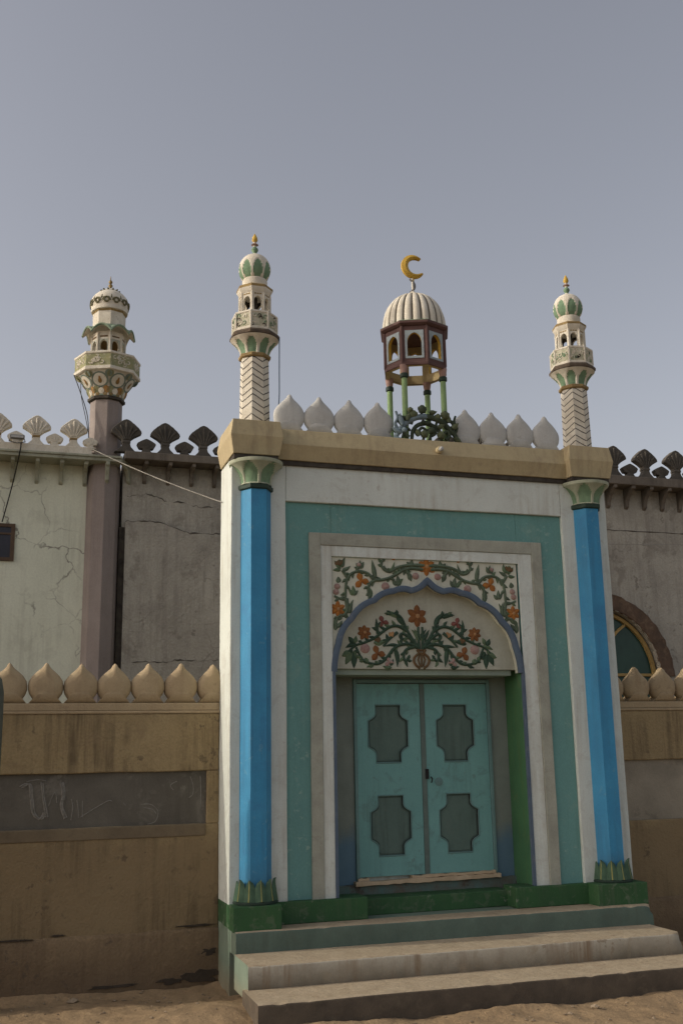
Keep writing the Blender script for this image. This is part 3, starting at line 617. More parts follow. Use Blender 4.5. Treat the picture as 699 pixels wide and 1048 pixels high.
# ================================================================== MINARETS OVER THE GATE
def make_minaret(name, x, y, rot, label):
    t = thing(name, label, 'minaret', (x, y, 5.56), 'white minarets on the gate piers')
    n = 8; A = PI / n
    mb = MB(); R0, R1, z0, z1 = .170, .157, 5.565, 6.43
    mb.lathe(x, y, [(R0, z0), (R1, z1)], n, A + rot)
    for f in range(n):                                          # zigzag lines, facet by facet
        th = rot + 2 * PI * f / n - PI / 2; s = 1 if f % 2 else -1
        for k in range(11):
            zc = z0 + .075 + k * .076 + random.uniform(-.008, .008)
            if random.random() < .06 and k < 3: continue
            pts = []
            for u in (-1, -.33, .33, 1):
                z = zc + s * u * .036 + random.uniform(-.003, .003); 
                if z > z1 - .01: z = z1 - .01
                r = R0 + (R1 - R0) * (z - z0) / (z1 - z0) + .0012; a = r * cos(A); h = r * sin(A) * u * .97
                pts.append((x + a * cos(th) - h * sin(th), y + a * sin(th) + h * cos(th), z))
            mb.add([(px, py, pz - .006) for px, py, pz in pts] + [(px, py, pz + .006) for px, py, pz in pts], [(i, i + 1, i + 5, i + 4) for i in range(3)], 1)
    mb.build('shaft', [CREAM, LINE], t)
    mb = MB(); prof = [(.162 + .012 * v + .093 * v ** 2.0, 6.465 + .185 * v) for v in [i / 14 for i in range(15)]]
    def mask(u, v):
        if v < .03 or v > .9: return False
        q = (v - .03) / .87
        return abs(u) < .72 * min(1, (1 - q) * 2.2) ** .6
    petal_lathe(mb, x, y, prof, 8, rot - PI / 2 + A, mask, 0, 1, nu=14, inset=.95, flat=False)
    mb.lathe(x, y, [(.165, 6.42), (.18, 6.432), (.182, 6.46), (.17, 6.47)], n, A + rot, 2)
    mb.lathe(x, y, [(.265, 6.648), (.281, 6.66), (.283, 6.688), (.265, 6.712)], n, A + rot, 3)
    mb.build('bracket', [CREAM, LEAFG, OCHRE, mat('rim_brown', (.14, .105, .075), (.07, .055, .042), 9)], t, smooth=30)
    mb = MB(); R = .25
    mb.lathe(x, y, [(R - .006, 6.712), (R, 6.725), (R, 6.90), (R - .005, 6.925), (R - .03, 6.925), (R - .035, 6.74)], n, A + rot, ms=[0, 1, 0, 0, 0, 0])
    mb.lathe(x, y, [(R + .006, 6.713), (R + .008, 6.735), (R + .003, 6.745)], n, A + rot, 0)
    mb.lathe(x, y, [(R + .002, 6.905), (R + .008, 6.912), (R + .006, 6.93), (R - .02, 6.93)], n, A + rot, 0)
    for f in range(n):
        th = rot + 2 * PI * (f + .5) / n - PI / 2
        mb.tube([(x + R * cos(th), y + R * sin(th), 6.73), (x + R * cos(th), y + R * sin(th), 6.92)], .012, 6, 0)
        th = rot + 2 * PI * f / n - PI / 2; a = R * cos(A) + .001                     # stucco scrolls
        for k in range(9):
            u = random.uniform(-.075, .075); zz = random.uniform(6.76, 6.89); q0 = random.uniform(0, 6)
            P = []
            for j in range(7):
                q = q0 + j * .75; rr = .028 - j * .0032; uu = max(-.09, min(.09, u + rr * cos(q)))
                P.append((x + a * cos(th) - uu * sin(th), y + a * sin(th) + uu * cos(th), zz + rr * sin(q)))
            mb.tube(P, .006, 5, random.choice((0, 0, 2, 3)))
    mb.build('balcony', [CREAM, FLORAL, LEAFG, DARK], t, smooth=30)
    mb = MB(); R = .174
    for f in range(n):
        th = rot + 2 * PI * f / n - PI / 2
        facet_arch(mb, x, y, R, th, 6.90, 7.19, .043, 6.95, 7.075, 7.135, .03, 0, 1, 0, fr=None)
        a = R * cos(A) + .002
        for u in (-.03, .0, .03):
            mb.add([(x + a * cos(th) - (u + d) * sin(th), y + a * sin(th) + (u + d) * cos(th), z) for d, z in ((-.012, 7.152), (.012, 7.152), (.012, 7.168), (-.012, 7.168))], [(0, 1, 2, 3)], 2)
        th += A
        mb.tube([(x + R * cos(th), y + R * sin(th), 6.92), (x + R * cos(th), y + R * sin(th), 7.18)], .012, 6, 0)
    mb.lathe(x, y, [(.03, 6.9), (.03, 7.18)], 8, 0, 1)
    mb.build('lantern', [CREAM, DARK, OCHRE], t, smooth=30)
    mb = MB(); mb.lathe(x, y, [(.168, 7.17), (.18, 7.185), (.207, 7.235), (.207, 7.262), (.19, 7.275), (.15, 7.283)], n, A + rot, ms=[0, 0, 1, 1, 1, 1])
    mb.build('eave', [CREAM, OCHRE], t, smooth=30)
    mb = MB()
    mb.lathe(x, y, [(.14, 7.28), (.142, 7.365), (.135, 7.375)], 24, 0, 0)
    prof = [(p.x * .955, p.y) for p in smoothpath([(.13, 7.372, 0), (.158, 7.40, 0), (.180, 7.45, 0), (.189, 7.50, 0), (.183, 7.555, 0), (.164, 7.605, 0), (.13, 7.65, 0), (.085, 7.68, 0), (.045, 7.692, 0)], 4)]
    def mk2(u, v):
        if v < .05 or v > .58: return False
        q = (v - .05) / .53
        return abs(u) < .80 * sin(PI * (q * .78 + .22)) ** .62
    petal_lathe(mb, x, y, prof, 8, rot - PI / 2, mk2, 0, 1, nu=12, inset=.955, flat=False)
    mb.build('bulb_dome', [CREAM, LEAFG], t, smooth=35)
    zt = prof[-1][1]
    mb = MB(); mb.lathe(x, y, [(.05, zt - .01), (.028, zt + 0.010), (.02, zt + 0.025), (.024, zt + 0.038), (.04, zt + 0.063), (.036, zt + 0.084), (.016, zt + 0.105), (.02, zt + 0.118), (.042, zt + 0.130), (.034, zt + 0.139), (.014, zt + 0.151), (.02, zt + 0.164), (.034, zt + 0.189), (.028, zt + 0.223), (.012, zt + 0.256), (.003, zt + 0.273)], 14,
             ms=[0, 0, 1, 1, 1, 1, 0, 2, 2, 2, 0, 3, 3, 3, 3])
    mb.build('finial', [CREAM, LEAFG, PINKC, GOLD], t, smooth=50)
    return t
make_minaret('minaret', 2.402, .32, 0, 'slim white and green minaret with zigzag shaft above the left blue column')
make_minaret('minaret', 6.384, .32, rad(-13.5), 'slim white and green minaret with zigzag shaft above the right blue column')

# ================================================================== DOMED KIOSK
kx, ky = 4.307, .30
ks = thing('domed_kiosk', 'small maroon kiosk with ribbed white dome and gold crescent on four green posts', 'kiosk', (kx, ky, 5.56))
for i, a in enumerate((-135, -45, 45, 135)):
    x, y = kx + .335 * cos(rad(a)), ky + .335 * sin(rad(a))
    mb = MB(); mb.lathe(x, y, [(.034, 5.555), (.032, 6.30)], 14)
    p = mb.build('post', POLEG, ks, smooth=40)
    mb = MB(); mb.lathe(x, y, [(.034, 6.285), (.047, 6.295), (.047, 6.335), (.036, 6.345)], 14, m=1); mb.lathe(x, y, [(.036, 6.345), (.04, 6.37), (.05, 6.44)], 14, m=0)
    mb.build('post_cap', [PINKC, DGREEN], p, smooth=40)
R = .372
mb = MB()
for f in range(8):
    th = rad(-112.5 + 45 * f)
    facet_arch(mb, kx, ky, R, th, 6.43, 6.905, .08, 6.535, 6.71, 6.82, .04, 0, 2, 1)
mb.lathe(kx, ky, [(R, 6.425), (R + .01, 6.432), (R + .012, 6.462), (R + .002, 6.47)], 8, rad(-135), 0, caps=False)
mb.lathe(kx, ky, [(R - .046, 6.424), (R + .001, 6.4245)], 8, rad(-135), 2, caps=False)
for f in range(8):
    th = rad(-135 + 45 * f); mb.tube([(kx + R * cos(th), ky + R * sin(th), 6.46), (kx + R * cos(th), ky + R * sin(th), 6.90)], .016, 6, 0)
body = mb.build('body', [MAROON, YOCHRE, INCREAM], ks)
for f in range(8):
    th = rad(-112.5 + 45 * f); mb = MB(); tmp = MB()
    facet_arch(mb, kx, ky, R, th, 6.43, 6.905, .08, 6.535, 6.71, 6.82, .04, 0, 0, 0, fr=(.026, 1))
    keep = [i for i, m in enumerate(mb.m) if m == 1]
    tmp.v = mb.v; tmp.f = [mb.f[i] for i in keep]; tmp.m = [0] * len(keep)
    used = sorted({v for f_ in tmp.f for v in f_}); mp = {v: i for i, v in enumerate(used)}
    tmp.v = [mb.v[v] for v in used]; tmp.f = [tuple(mp[v] for v in f_) for f_ in tmp.f]
    tmp.build('window_frame', LBLUE, body)
mb = MB(); mb.lathe(kx, ky, [(R - .03, 6.895), (R + .02, 6.905), (R + .05, 6.925), (R + .05, 6.955), (R + .02, 6.972), (.1, 6.975)], 8, rad(-135), ms=[1, 1, 1, 0, 0, 0])
mb.build('eave', [LEAFG, MAROON], ks, bevel=.004)
mb = MB(); NR = 22; rows = []
for k in range(15):
    v = k / 14; q = v * PI / 2 * .97; r = .375 * cos(q) ** .82; z = 6.968 + .455 * sin(q) ** .95
    rows.append([(kx + r * (1 - .075 * (abs(cos(NR / 2 * a)) < .0) - .085 * (1 - abs(sin(NR / 2 * a)) ** .55)) * cos(a), ky + r * (1 - .085 * (1 - abs(sin(NR / 2 * a)) ** .55)) * sin(a), z - .006 * (1 - abs(sin(NR / 2 * a)) ** .6)) for a in [2 * PI * i / (NR * 8) for i in range(NR * 8)]])
mb.grid(rows, mf=lambda i, j: 1 if (j % 8 in (7, 0)) else 0, close=True)
mb.build('ribbed_dome', [CREAM, GROOVE], ks, smooth=80)
mb = MB(); mb.lathe(kx, ky, [(.10, 7.40), (.085, 7.43), (.04, 7.445), (.03, 7.47), (.012, 7.48), (.012, 7.66)], 16); mb.build('knob', CREAM, ks, smooth=50)
def crescent(mb, cx, cz, Ro, wmax, wtip, gap, ang, y, th, m=0, n=56):   # open crescent, blunt tips, opening towards ang
    o, mid, inn = [], [], []
    for i in range(n + 1):
        t = i / n; q = ang + gap + (2 * PI - 2 * gap) * t; w = wtip + (wmax - wtip) * sin(PI * t) ** .8
        P = lambda r: (cx + r * cos(q), cz + r * sin(q))
        o.append(P(Ro)); mid.append(P(Ro - w * .5)); inn.append(P(Ro - w))
    f = lambda L_, yy: [(x, yy, z) for x, z in L_]
    mb.grid([f(o, y + th * .4), f(o, y - th * .4), f(mid, y - th), f(inn, y - th * .4), f(inn, y + th * .4), f(mid, y + th), f(o, y + th * .4)], m)
    for k in (0, n):
        mb.add([(o[k][0], y + th * .4, o[k][1]), (o[k][0], y - th * .4, o[k][1]), (mid[k][0], y - th, mid[k][1]), (inn[k][0], y - th * .4, inn[k][1]), (inn[k][0], y + th * .4, inn[k][1]), (mid[k][0], y + th, mid[k][1])], [(0, 1, 2, 3, 4, 5)], m)
mb = MB(); crescent(mb, 4.322, 7.795, .150, .082, .030, rad(42), rad(6), ky, .036); mb.tube([(4.318, ky, 7.61), (4.32, ky, 7.66)], .012, 8)
mb.build('crescent', GOLD, ks, smooth=50)
mb = MB(); crescent(mb, 4.262, 7.55, .085, .04, .008, rad(95), rad(180), ky, .014); mb.build('grey_crescent', GREYM, ks, smooth=50)

# ================================================================== VINE CRESTING under the kiosk
cr = MB()
def vine(P, r, m=0): cr.tube(smoothpath(P, 5), r, 7, m, rf=lambda t: r * (1.05 - .4 * t))
yv = .02
for sg, mm in ((-1, 1), (1, 0)):
    X = lambda d: 4.30 + sg * d
    vine([(X(.0), yv, 5.86), (X(.13), yv - .02, 5.83), (X(.24), yv, 5.76), (X(.33), yv - .01, 5.66), (X(.38), yv, 5.55), (X(.44), yv - .03, 5.47)], .036, mm)
    vine([(X(-.05), yv, 5.79), (X(.08), yv + .02, 5.76), (X(.16), yv, 5.68), (X(.18), yv, 5.57)], .03)
    vine([(X(.2), yv, 5.80), (X(.29), yv, 5.83), (X(.33), yv, 5.78), (X(.29), yv, 5.74)], .024)
    vine([(X(.33), yv, 5.66), (X(.37), yv, 5.74), (X(.34), yv, 5.82), (X(.36), yv, 5.90)], .02, mm)
    vine([(X(.05), yv - .02, 5.62), (X(.1), yv - .02, 5.66), (X(.06), yv - .02, 5.71), (X(.0), yv - .02, 5.68)], .022)
    vine([(X(.22), yv - .02, 5.58), (X(.27), yv - .02, 5.63), (X(.24), yv - .02, 5.69), (X(.2), yv - .02, 5.66)], .022)
for x, z, r, m in ((4.245, 5.94, .055, 0), (4.14, 5.87, .05, 2), (4.52, 5.89, .055, 2), (4.10, 5.92, .035, 2), (4.43, 5.86, .04, 2), (4.26, 5.63, .05, 2), (4.46, 5.63, .05, 2), (4.35, 5.68, .045, 0), (4.02, 5.66, .035, 1)):
    rows = []
    for k in range(7):
        q = -PI / 2 + PI * k / 6
        rows.append([(x + r * cos(q) * cos(a) * (1 + .12 * sin(5 * a)), yv - .03 + .035 * sin(q), z + r * cos(q) * sin(a) * (1 + .12 * sin(5 * a))) for a in [2 * PI * i / 14 for i in range(14)]])
    cr.grid(rows, m, close=True)
    cr.tube([(x, yv - .02, z - .03), (x - .02, yv, z - .12)], .016, 6, 0)
for x, z, a, l in ((3.99, 5.62, 2.6, .13), (4.0, 5.72, 1.7, .15), (4.06, 5.78, 1.2, .12), (4.6, 5.72, .8, .12), (4.62, 5.62, -.6, .12), (4.2, 5.6, 1.9, .1), (4.42, 5.72, .5, .11), (3.97, 5.55, 3.3, .1), (4.33, 5.9, .3, .1), (4.56, 5.8, 1.5, .1)):
    rows = []
    for k in range(6):
        t = k / 5; w = .032 * sin(PI * (.15 + .83 * t))
        rows.append([(x + cos(a) * l * t - sin(a) * w * u, yv - .035 - .02 * (1 - u * u) + .02 * t, z + sin(a) * l * t + cos(a) * w * u) for u in (-1, -.5, 0, .5, 1)])
    cr.grid(rows, 1 if x < 4.03 else 2)
    rows = [[(p[0], p[1] + .025, p[2]) for p in r[::-1]] for r in rows]; cr.grid(rows, 0)
cr.v = [(x, y, 5.47 + (z - 5.47) * .93 if z > 5.47 else z) for x, y, z in cr.v]
tag(cr.build('vine_cresting', [mat('vine_dark_green', (.075, .095, .06), (.045, .06, .04), 14), mat('vine_grey_blue', (.22, .29, .33), (.13, .17, .18), 14), mat('vine_olive', (.15, .165, .085), (.08, .10, .06), 14)], None, smooth=60, loc=(4.3, .02, 5.555)),
    'dark green and bluish stucco vine scrolls around the kiosk posts on the cornice', 'ornament')

# ================================================================== TALL CORNER MINARET
tx, ty = 1.052, 3.40
tw = thing('corner_minaret', 'mauve octagonal tower with wide painted balcony and small white dome beside the pale green building', 'minaret', (tx, ty, 0))
rt = 0.0                                                        # a vertex faces the street
def oct_(mb, prof, m=0, ms=None, caps=True): mb.lathe(tx, ty, prof, 8, rad(-90), m, caps, ms=ms)
mb = MB(); oct_(mb, [(.215, 0), (.215, 5.9), (.213, 6.84)]); mb.build('shaft', MAUVE, tw, bevel=.004)
mb = MB()
oct_(mb, [(.205, 6.82), (.25, 6.835), (.252, 6.868), (.22, 6.88)], 2)
prof = [(.225 + .03 * v + .165 * v ** 1.8, 6.88 + .30 * v) for v in [i / 16 for i in range(17)]]
oct_(mb, [(.235, 6.878), (.24, 6.90), (.228, 6.915)], 0)
def mkb(u, v): return False
petal_lathe(mb, tx, ty, prof, 8, rad(-67.5), mkb, 0, 0, nu=4)
A8 = PI / 8
for f in range(8):                                              # painted rings, pears and diamonds, each a raised patch
    th = rad(-67.5 + 45 * f)
    def onb(u, v):
        v = max(0, min(1, v)); r = .225 + .03 * v + .165 * v ** 1.8 + .006; z = 6.88 + .30 * v; a = r * cos(A8)
        return (tx + a * cos(th) - u * sin(th), ty + a * sin(th) + u * cos(th), z)
    def disc(cu, cv, ru, rv, m, e=0, k=16):
        cen = Vector(onb(cu, cv)); 
        out = Vector((cos(th), sin(th), -.6)) * (.004 + e)
        mb.add([Vector(onb(cu + ru * cos(2 * PI * i / k), cv + rv * sin(2 * PI * i / k))) + out for i in range(k)] + [cen + out * 1.5], [(i, (i + 1) % k, k) for i in range(k)], m)
    disc(0, .63, .115, .30, 3); disc(0, .64, .092, .24, 0, .003); disc(0, .60, .028, .1, 5, .006); disc(0, .66, .016, .12, 4, .009)
    for s in (-1, 1):
        disc(s * .135, .86, .05, .12, 3 if s > 0 else 6); disc(s * .068, .25, .045, .16, 4 if s > 0 else 6, .001); disc(s * .05, .06, .03, .08, 5, .002)
    disc(0, .2, .04, .13, 0, .004); disc(0, .02, .03, .06, 3, .004)
mb.build('bracket', [CREAM, LEAFG, DARK, mat('grey_green_paint', (.22, .27, .22), None, 14), mat('orange_brown_paint', (.36, .2, .07), None, 14), BRASS, GOLDG], tw, smooth=30)
mb = MB(); R = .445
oct_(mb, [(R - .02, 7.172), (R, 7.185), (R, 7.225), (R - .012, 7.232), (R - .012, 7.40), (R, 7.41), (R, 7.435), (R - .04, 7.435), (R - .045, 7.28)], ms=[0, 0, 0, 1, 0, 0, 0, 0, 0])
for f in range(8):
    th = rad(-67.5 + 45 * f); a = (R - .012) * cos(A8) + .001; hw = R * sin(A8)
    for k in range(10):
        u = random.uniform(-.10, .10); zz = random.uniform(7.27, 7.37); q0 = random.uniform(0, 6); P = []
        for j in range(7):
            q = q0 + j * .75; rr = .034 - j * .004; uu = u + rr * cos(q)
            P.append((tx + a * cos(th) - uu * sin(th), ty + a * sin(th) + uu * cos(th), zz + rr * sin(q)))
        mb.tube(P, .007, 5, 0)
mb.build('balcony', [CREAM, GOLDG], tw, smooth=30)
mb = MB(); R = .222
for f in range(8):
    th = rad(-67.5 + 45 * f)
    facet_arch(mb, tx, ty, R, th, 7.42, 7.80, .052, 7.44, 7.60, 7.675, .03, 0, 1, 0, fr=(.012, 2)); 
    th += A8; mb.tube([(tx + R * cos(th), ty + R * sin(th), 7.44), (tx + R * cos(th), ty + R * sin(th), 7.79)], .016, 6, 0)
    th -= A8; a = R * cos(A8) + .004
    mb.add([(tx + a * cos(th) - d * sin(th), ty + a * sin(th) + d * cos(th), z) for d, z in ((-.055, 7.715), (.055, 7.715), (.055, 7.735), (-.055, 7.735))], [(0, 1, 2, 3)], 3)
mb.build('lantern', [CREAM, mat('ochre_brown_inside', (.25, .17, .075), None, 9), GREYB, BROWN], tw, smooth=30)
CANG = mat('canopy_green', (.27, .345, .245), (.2, .26, .185), 14)
mb = MB()
for f in range(8):                                              # scalloped canopy
    th = rad(-67.5 + 45 * f); rows = []
    for k in range(6):
        v = k / 5; row = []
        for i in range(9):
            u = -1 + i / 4; a = (.212 + .135 * v ** 1.3) * cos(A8); hw = (.212 + .15 * v) * sin(A8) * u
            z = 7.915 - .055 * v - (.10 * abs(u) ** 2.0) * v
            row.append((tx + a * cos(th) - hw * sin(th), ty + a * sin(th) + hw * cos(th), z))
        rows.append(row)
    mb.grid(rows[::-1], 0)
    lo = [[(p[0], p[1], p[2] - .022) for p in r] for r in rows]; mb.grid(lo, 1)
    mb.grid([lo[-1], rows[-1]], 0)
    mb.tube([Vector(p) + Vector((cos(th), sin(th), 0)) * .002 for p in rows[-1]], .014, 6, 2)
mb.build('canopy', [CANG, CREAM, CANG], tw, smooth=40)
mb = MB(); oct_(mb, [(.22, 7.90), (.222, 8.10), (.235, 8.112), (.235, 8.128), (.2, 8.13)], ms=[0, 1, 1, 1, 1]); mb.build('drum', [CREAM, OCHRE], tw)
mb = MB(); prof = [(.225, 8.125), (.245, 8.13), (.25, 8.155), (.246, 8.17)]
for i in range(17):
    q = -.28 + (PI / 2 + .28) * i / 16; prof.append((max(.002, .258 * cos(q)), 8.255 + .215 * sin(q) + (.02 if q > 1.2 else 0)))
mb.lathe(tx, ty, prof, 40)
for i in range(12):
    a = 2 * PI * i / 12
    for s in (1, -1):
        P = []
        for j in range(8):
            q = j * .8; rr = .052 - j * .005; da = s * (.066 - rr * cos(q)) / .258; zz = 8.235 + rr * sin(q) * 1.1 ; rd = .262 * (1 - ((zz - 8.255) / .22) ** 2 * .5)
            P.append((tx + rd * cos(a + da), ty + rd * sin(a + da), zz))
        mb.tube(P, .011, 5, 1)
    mb.tube([(tx + .256 * cos(a), ty + .256 * sin(a), 8.27), (tx + .245 * cos(a), ty + .245 * sin(a), 8.325)], .014, 5, 1, r1=.004)
    b = a + .2
    mb.tube([(tx + .115 * cos(b), ty + .115 * sin(b), 8.452), (tx + .137 * cos(b), ty + .137 * sin(b), 8.466)], .017, 6, 1, r1=.009)
mb.build('dome', [CREAM, mat('dome_scroll_olive', (.17, .16, .09), None, 14)], tw, smooth=50)
mb = MB(); z = 8.47; mb.lathe(tx, ty, [(.04, z), (.016, z + .02), (.012, z + .05), (.03, z + .075), (.03, z + .09), (.012, z + .11), (.028, z + .13), (.024, z + .15), (.008, z + .17), (.004, z + .225)], 12)
mb.build('finial', BRASS, tw, smooth=50)

# ================================================================== COMPOUND WALLS
def compound_wall(name, label, x0, x1, px0, px1, pz0, pz1, merl, sill):
    t = thing(name, label, 'wall', ((x0 + x1) / 2, .6, 0), 'tan compound walls with onion tops')
    mb = MB(); Y0, Y1 = .50, .74
    mb.box(x0, x1, Y0, Y1, .50, pz0)
    mb.box(x0, x1, Y0, Y1, pz1, 2.592)
    if px0 > x0: mb.box(x0, px0, Y0, Y1, pz0, pz1)
    if px1 < x1: mb.box(px1, x1, Y0, Y1, pz0, pz1)
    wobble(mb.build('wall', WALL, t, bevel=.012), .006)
    mb = MB(); n = 60; rows = []
    for z, d in ((-.3, .0), (.0, .006), (.25, .0), (.48, .004), (.515, .02), (.53, .05)):
        rows.append([(x0 + (x1 - x0) * i / n, .468 + d + .012 * noise.noise(Vector((i * .5, z * 5, x0))), z + .012 * noise.noise(Vector((i * .9, z, 4)))) for i in range(n + 1)])
    mb.grid(rows); mb.build('footing_course', WALLB, t, smooth=50)
    mb = MB(); mb.box(px0 - .02, px1 + .02, .542, .73, pz0 - .02, pz1 + .02); mb.build('sunk_panel', SLATE, t)
    if sill: 
        mb = MB(); mb.box(px0 - .01, px1 - .008, .488, .56, sill[0], sill[1]); mb.build('panel_sill', SILLM, t, bevel=.01)
    mb = MB(); mb.box(x0, x1, .487, .745, 2.593, 2.622); mb.box(x0, x1, .51, .725, 2.6225, 2.70); mb.build('coping', WALLM, t, bevel=.01)
    for x in merl:
        m_ = MB(); m_.puffy(onion(x + random.uniform(-.006, .006), 2.688, .346, .42 + random.uniform(-.008, .008)), .60, .17)
        handmade(m_, .007).build('merlon', WALLM, t, smooth=55)
    return t
wl = compound_wall('compound_wall', 'tan compound wall with a long chalk-scrawled dark panel, left of the gateway', -7.0, 2.083, -3.2, 1.958, 1.505, 2.022, [2.022 - .3365 * i for i in range(14)], (1.388, 1.504))
wr = compound_wall('compound_wall', 'tan compound wall with a bare grey cement panel, right of the gateway', 6.502, 12.5, 6.56, 11.8, 1.36, 2.03, [6.75 + .35 * i for i in range(12)], None)
for w_ in (wr,):
    for ch in w_.children:
        if ch.name.startswith('sunk_panel'):
            ch.data.materials.clear(); ch.data.materials.append(mat('bare_cement_panel', (.36, .32, .25), (.25, .225, .175), 2.2, bump=.4, spots=.4, spotc=(.13, .11, .085), spotscale=2.5))
            ch['label'] = 'bare grey cement panel'
mb = MB()                                                      # chalk scrawls
def chalk(P, r=.006, j=.006):
    Q = smoothpath([(x + random.uniform(-j, j), .5415, z + random.uniform(-j, j)) for x, z in P], 5); mb.tube(Q, r, 5, rf=lambda t: r * (.55 + .45 * sin(17 * t) ** 2))
for dx in (0, .012, .026): chalk([(.14 + dx, 1.90), (.22 + dx, 1.93), (.25 + dx, 1.80), (.27 + dx, 1.66), (.33 + dx, 1.60), (.38 + dx, 1.66)], .009)
for dx in (0, .015): chalk([(.34 + dx, 1.94), (.36 + dx, 1.80), (.40 + dx, 1.62)], .009)
for dx in (0, .014, .024): chalk([(.52 + dx, 1.94), (.545 + dx, 1.82), (.53 + dx, 1.72), (.57 + dx, 1.60)], .010)
chalk([(.20, 1.95), (.30, 1.97), (.38, 1.955)]); chalk([(.42, 1.72), (.47, 1.85), (.5, 1.74)])
chalk([(.63, 1.78), (.645, 1.70), (.64, 1.58)]); chalk([(.69, 1.77), (.70, 1.68), (.705, 1.60)]); chalk([(.74, 1.76), (.745, 1.60)])
chalk([(.72, 1.60), (.86, 1.68), (.98, 1.75), (1.02, 1.74)]); chalk([(1.30, 1.70), (1.40, 1.70), (1.48, 1.63), (1.45, 1.54), (1.38, 1.52)]); chalk([(1.33, 1.67), (1.42, 1.66), (1.46, 1.62)])
chalk([(1.79, 1.96), (1.82, 1.88), (1.82, 1.80), (1.78, 1.76)]); chalk([(1.90, 1.97), (1.91, 1.80), (1.905, 1.66)]); chalk([(1.66, 1.92), (1.60, 1.88), (1.63, 1.84)]); chalk([(1.13, 1.73), (1.16, 1.70)])
mb.build('chalk_scrawl', CHALK, wl)
def patch(parent, cx, cz, w, h, y, seed, m=DARK, name='spalled_patch'):
    random.seed(seed); n = 26; pts = []
    for i in range(n):
        a = 2 * PI * i / n; k = .65 + .5 * noise.noise(Vector((cos(a) * 1.6 + seed * 3.1, sin(a) * 1.6, seed))) + random.uniform(-.1, .1)
        pts.append((cx + cos(a) * w * k, cz + sin(a) * h * k))
    b = MB(); b.prism(pts, y, y + .02); b.build(name, m, parent, bevel=.002, seg=1)
SPALL = mat('spalled_plaster', (.075, .058, .043), (.05, .04, .03), 9, bump=.9, bscale=30)
patch(wl, 1.93, .085, .30, .085, .462, 3, SPALL); patch(wl, 1.99, .30, .10, .05, .463, 5, SPALL); patch(wl, 1.62, .06, .18, .035, .461, 8, SPALL)
patch(wl, 1.86, .545, .32, .016, .488, 9, SPALL); patch(wl, 1.05, .055, .36, .02, .46, 11, SPALL); patch(wl, .1, .52, .3, .012, .475, 13, SPALL); patch(wl, .55, .535, .1, .012, .488, 15, SPALL)

# ================================================================== BUILDINGS BEHIND
def palmette(cx, z0, s, big=True):
    H_ = [(.135, 0), (.10, .018), (.055, .065), (.042, .112), (.052, .148), (.095, .185), (.176, .232), (.170, .262), (.14, .30), (.125, .312), (.09, .345), (.078, .352), (.045, .38), (.02, .392)] if big else \
         [(.10, 0), (.065, .012), (.04, .04), (.048, .058), (.075, .055), (.088, .068), (.112, .112), (.098, .128), (.055, .155), (.02, .172)]
    top = .398 if big else .178
    return [(cx + x * s, z0 + z * s) for x, z in H_] + [(cx, z0 + top * s)] + [(cx - x * s, z0 + z * s) for x, z in H_[::-1]]
def make_palm(x, z0, s, y, m, big, parent, mband):
    x += random.uniform(-.006, .006); s *= random.uniform(.98, 1.02)
    mb = MB(); mb.prism(palmette(x, z0, s, big), y - .05, y + .05)
    if big:
        for q in (-.125, -.065, 0, .065, .125):                 # fan ribs
            mb.tube([(x + q * .2 * s, y - .048, z0 + .15 * s), (x + q * .65 * s, y - .052, z0 + .24 * s), (x + q * s * 1.0, y - .05, z0 + (.36 - abs(q) * .62) * s)], .013, 6, r1=.02)
        handmade(mb, .004, .02); mb.box(x - .05 * s, x + .05 * s, y - .058, y + .058, z0 + .105 * s, z0 + .135 * s, 1)
    else:
        for q in (-.05, 0, .05): mb.tube([(x, y - .048, z0 + .06 * s), (x + q * s, y - .05, z0 + (.145 - abs(q) * .6) * s)], .01, 5)
    mb.build('parapet_merlon', [m, mband], parent, bevel=.008, seg=1)
def bracket(x, y, z0, z1, out, m, parent, ang=0, w=.05):
    mb = MB(); pts = [(0, z0), (-.05, z0 + .04), (-.06, z0 + .1), (-.10, z0 + .17), (-out * .75, z1 - .07), (-out, z1 - .05), (-out, z1), (0, z1)]
    n = len(pts); ca, sa = cos(ang), sin(ang)
    vs = [(x + s * w / 2 * ca - p * -sa * -1, y + p * ca + s * w / 2 * sa, z) for s in (-1, 1) for p, z in pts]
    mb.add(vs, [tuple(range(n)), tuple(range(2 * n - 1, n - 1, -1))] + [((i + 1) % n, i, n + i, n + (i + 1) % n) for i in range(n)])
    mb.build('bracket', m, parent, bevel=.006, seg=1)
gb = thing('painted_building', 'pale green plastered mosque wing with cream fan-shaped parapet and cracked wall, at the left', 'building', (-3, 3.4, 0))
mb = MB(); mb.box(-9, .95, 3.40, 9, -.2, 5.972); mb.build('wall', PALEG, gb)
LEDGEG = mat('ledge_soffit_green', (.40, .41, .32), (.31, .32, .25), 3, streak=.3, spots=.3)
mb = MB(); mb.box(-9, 1.255, 3.04, 9, 5.974, 6.004); mb.box(-9, 1.25, 3.06, 3.6, 5.93, 5.973); mb.build('ledge', [LEDGEG], gb, bevel=.006)
mb = MB(); mb.box(-9, .865, 3.085, 3.30, 6.005, 6.108); mb.build('parapet_base', CREAM, gb, bevel=.008)
for i in range(9):
    make_palm(.628 - .472 * i, 6.105, 1, 3.19, CREAM, True, gb, GOLD if False else OCHRE)
    make_palm(.392 - .472 * i, 6.105, 1, 3.19, CREAM, False, gb, OCHRE)
make_palm(.84, 6.105, .9, 3.19, CREAM, False, gb, OCHRE)
for i in range(12): bracket(.806 - .305 * i, 3.402, 5.65, 5.932, .30, LEDGEG, gb)
bracket(1.075, 3.20, 5.66, 5.932, .14, LEDGEG, gb)
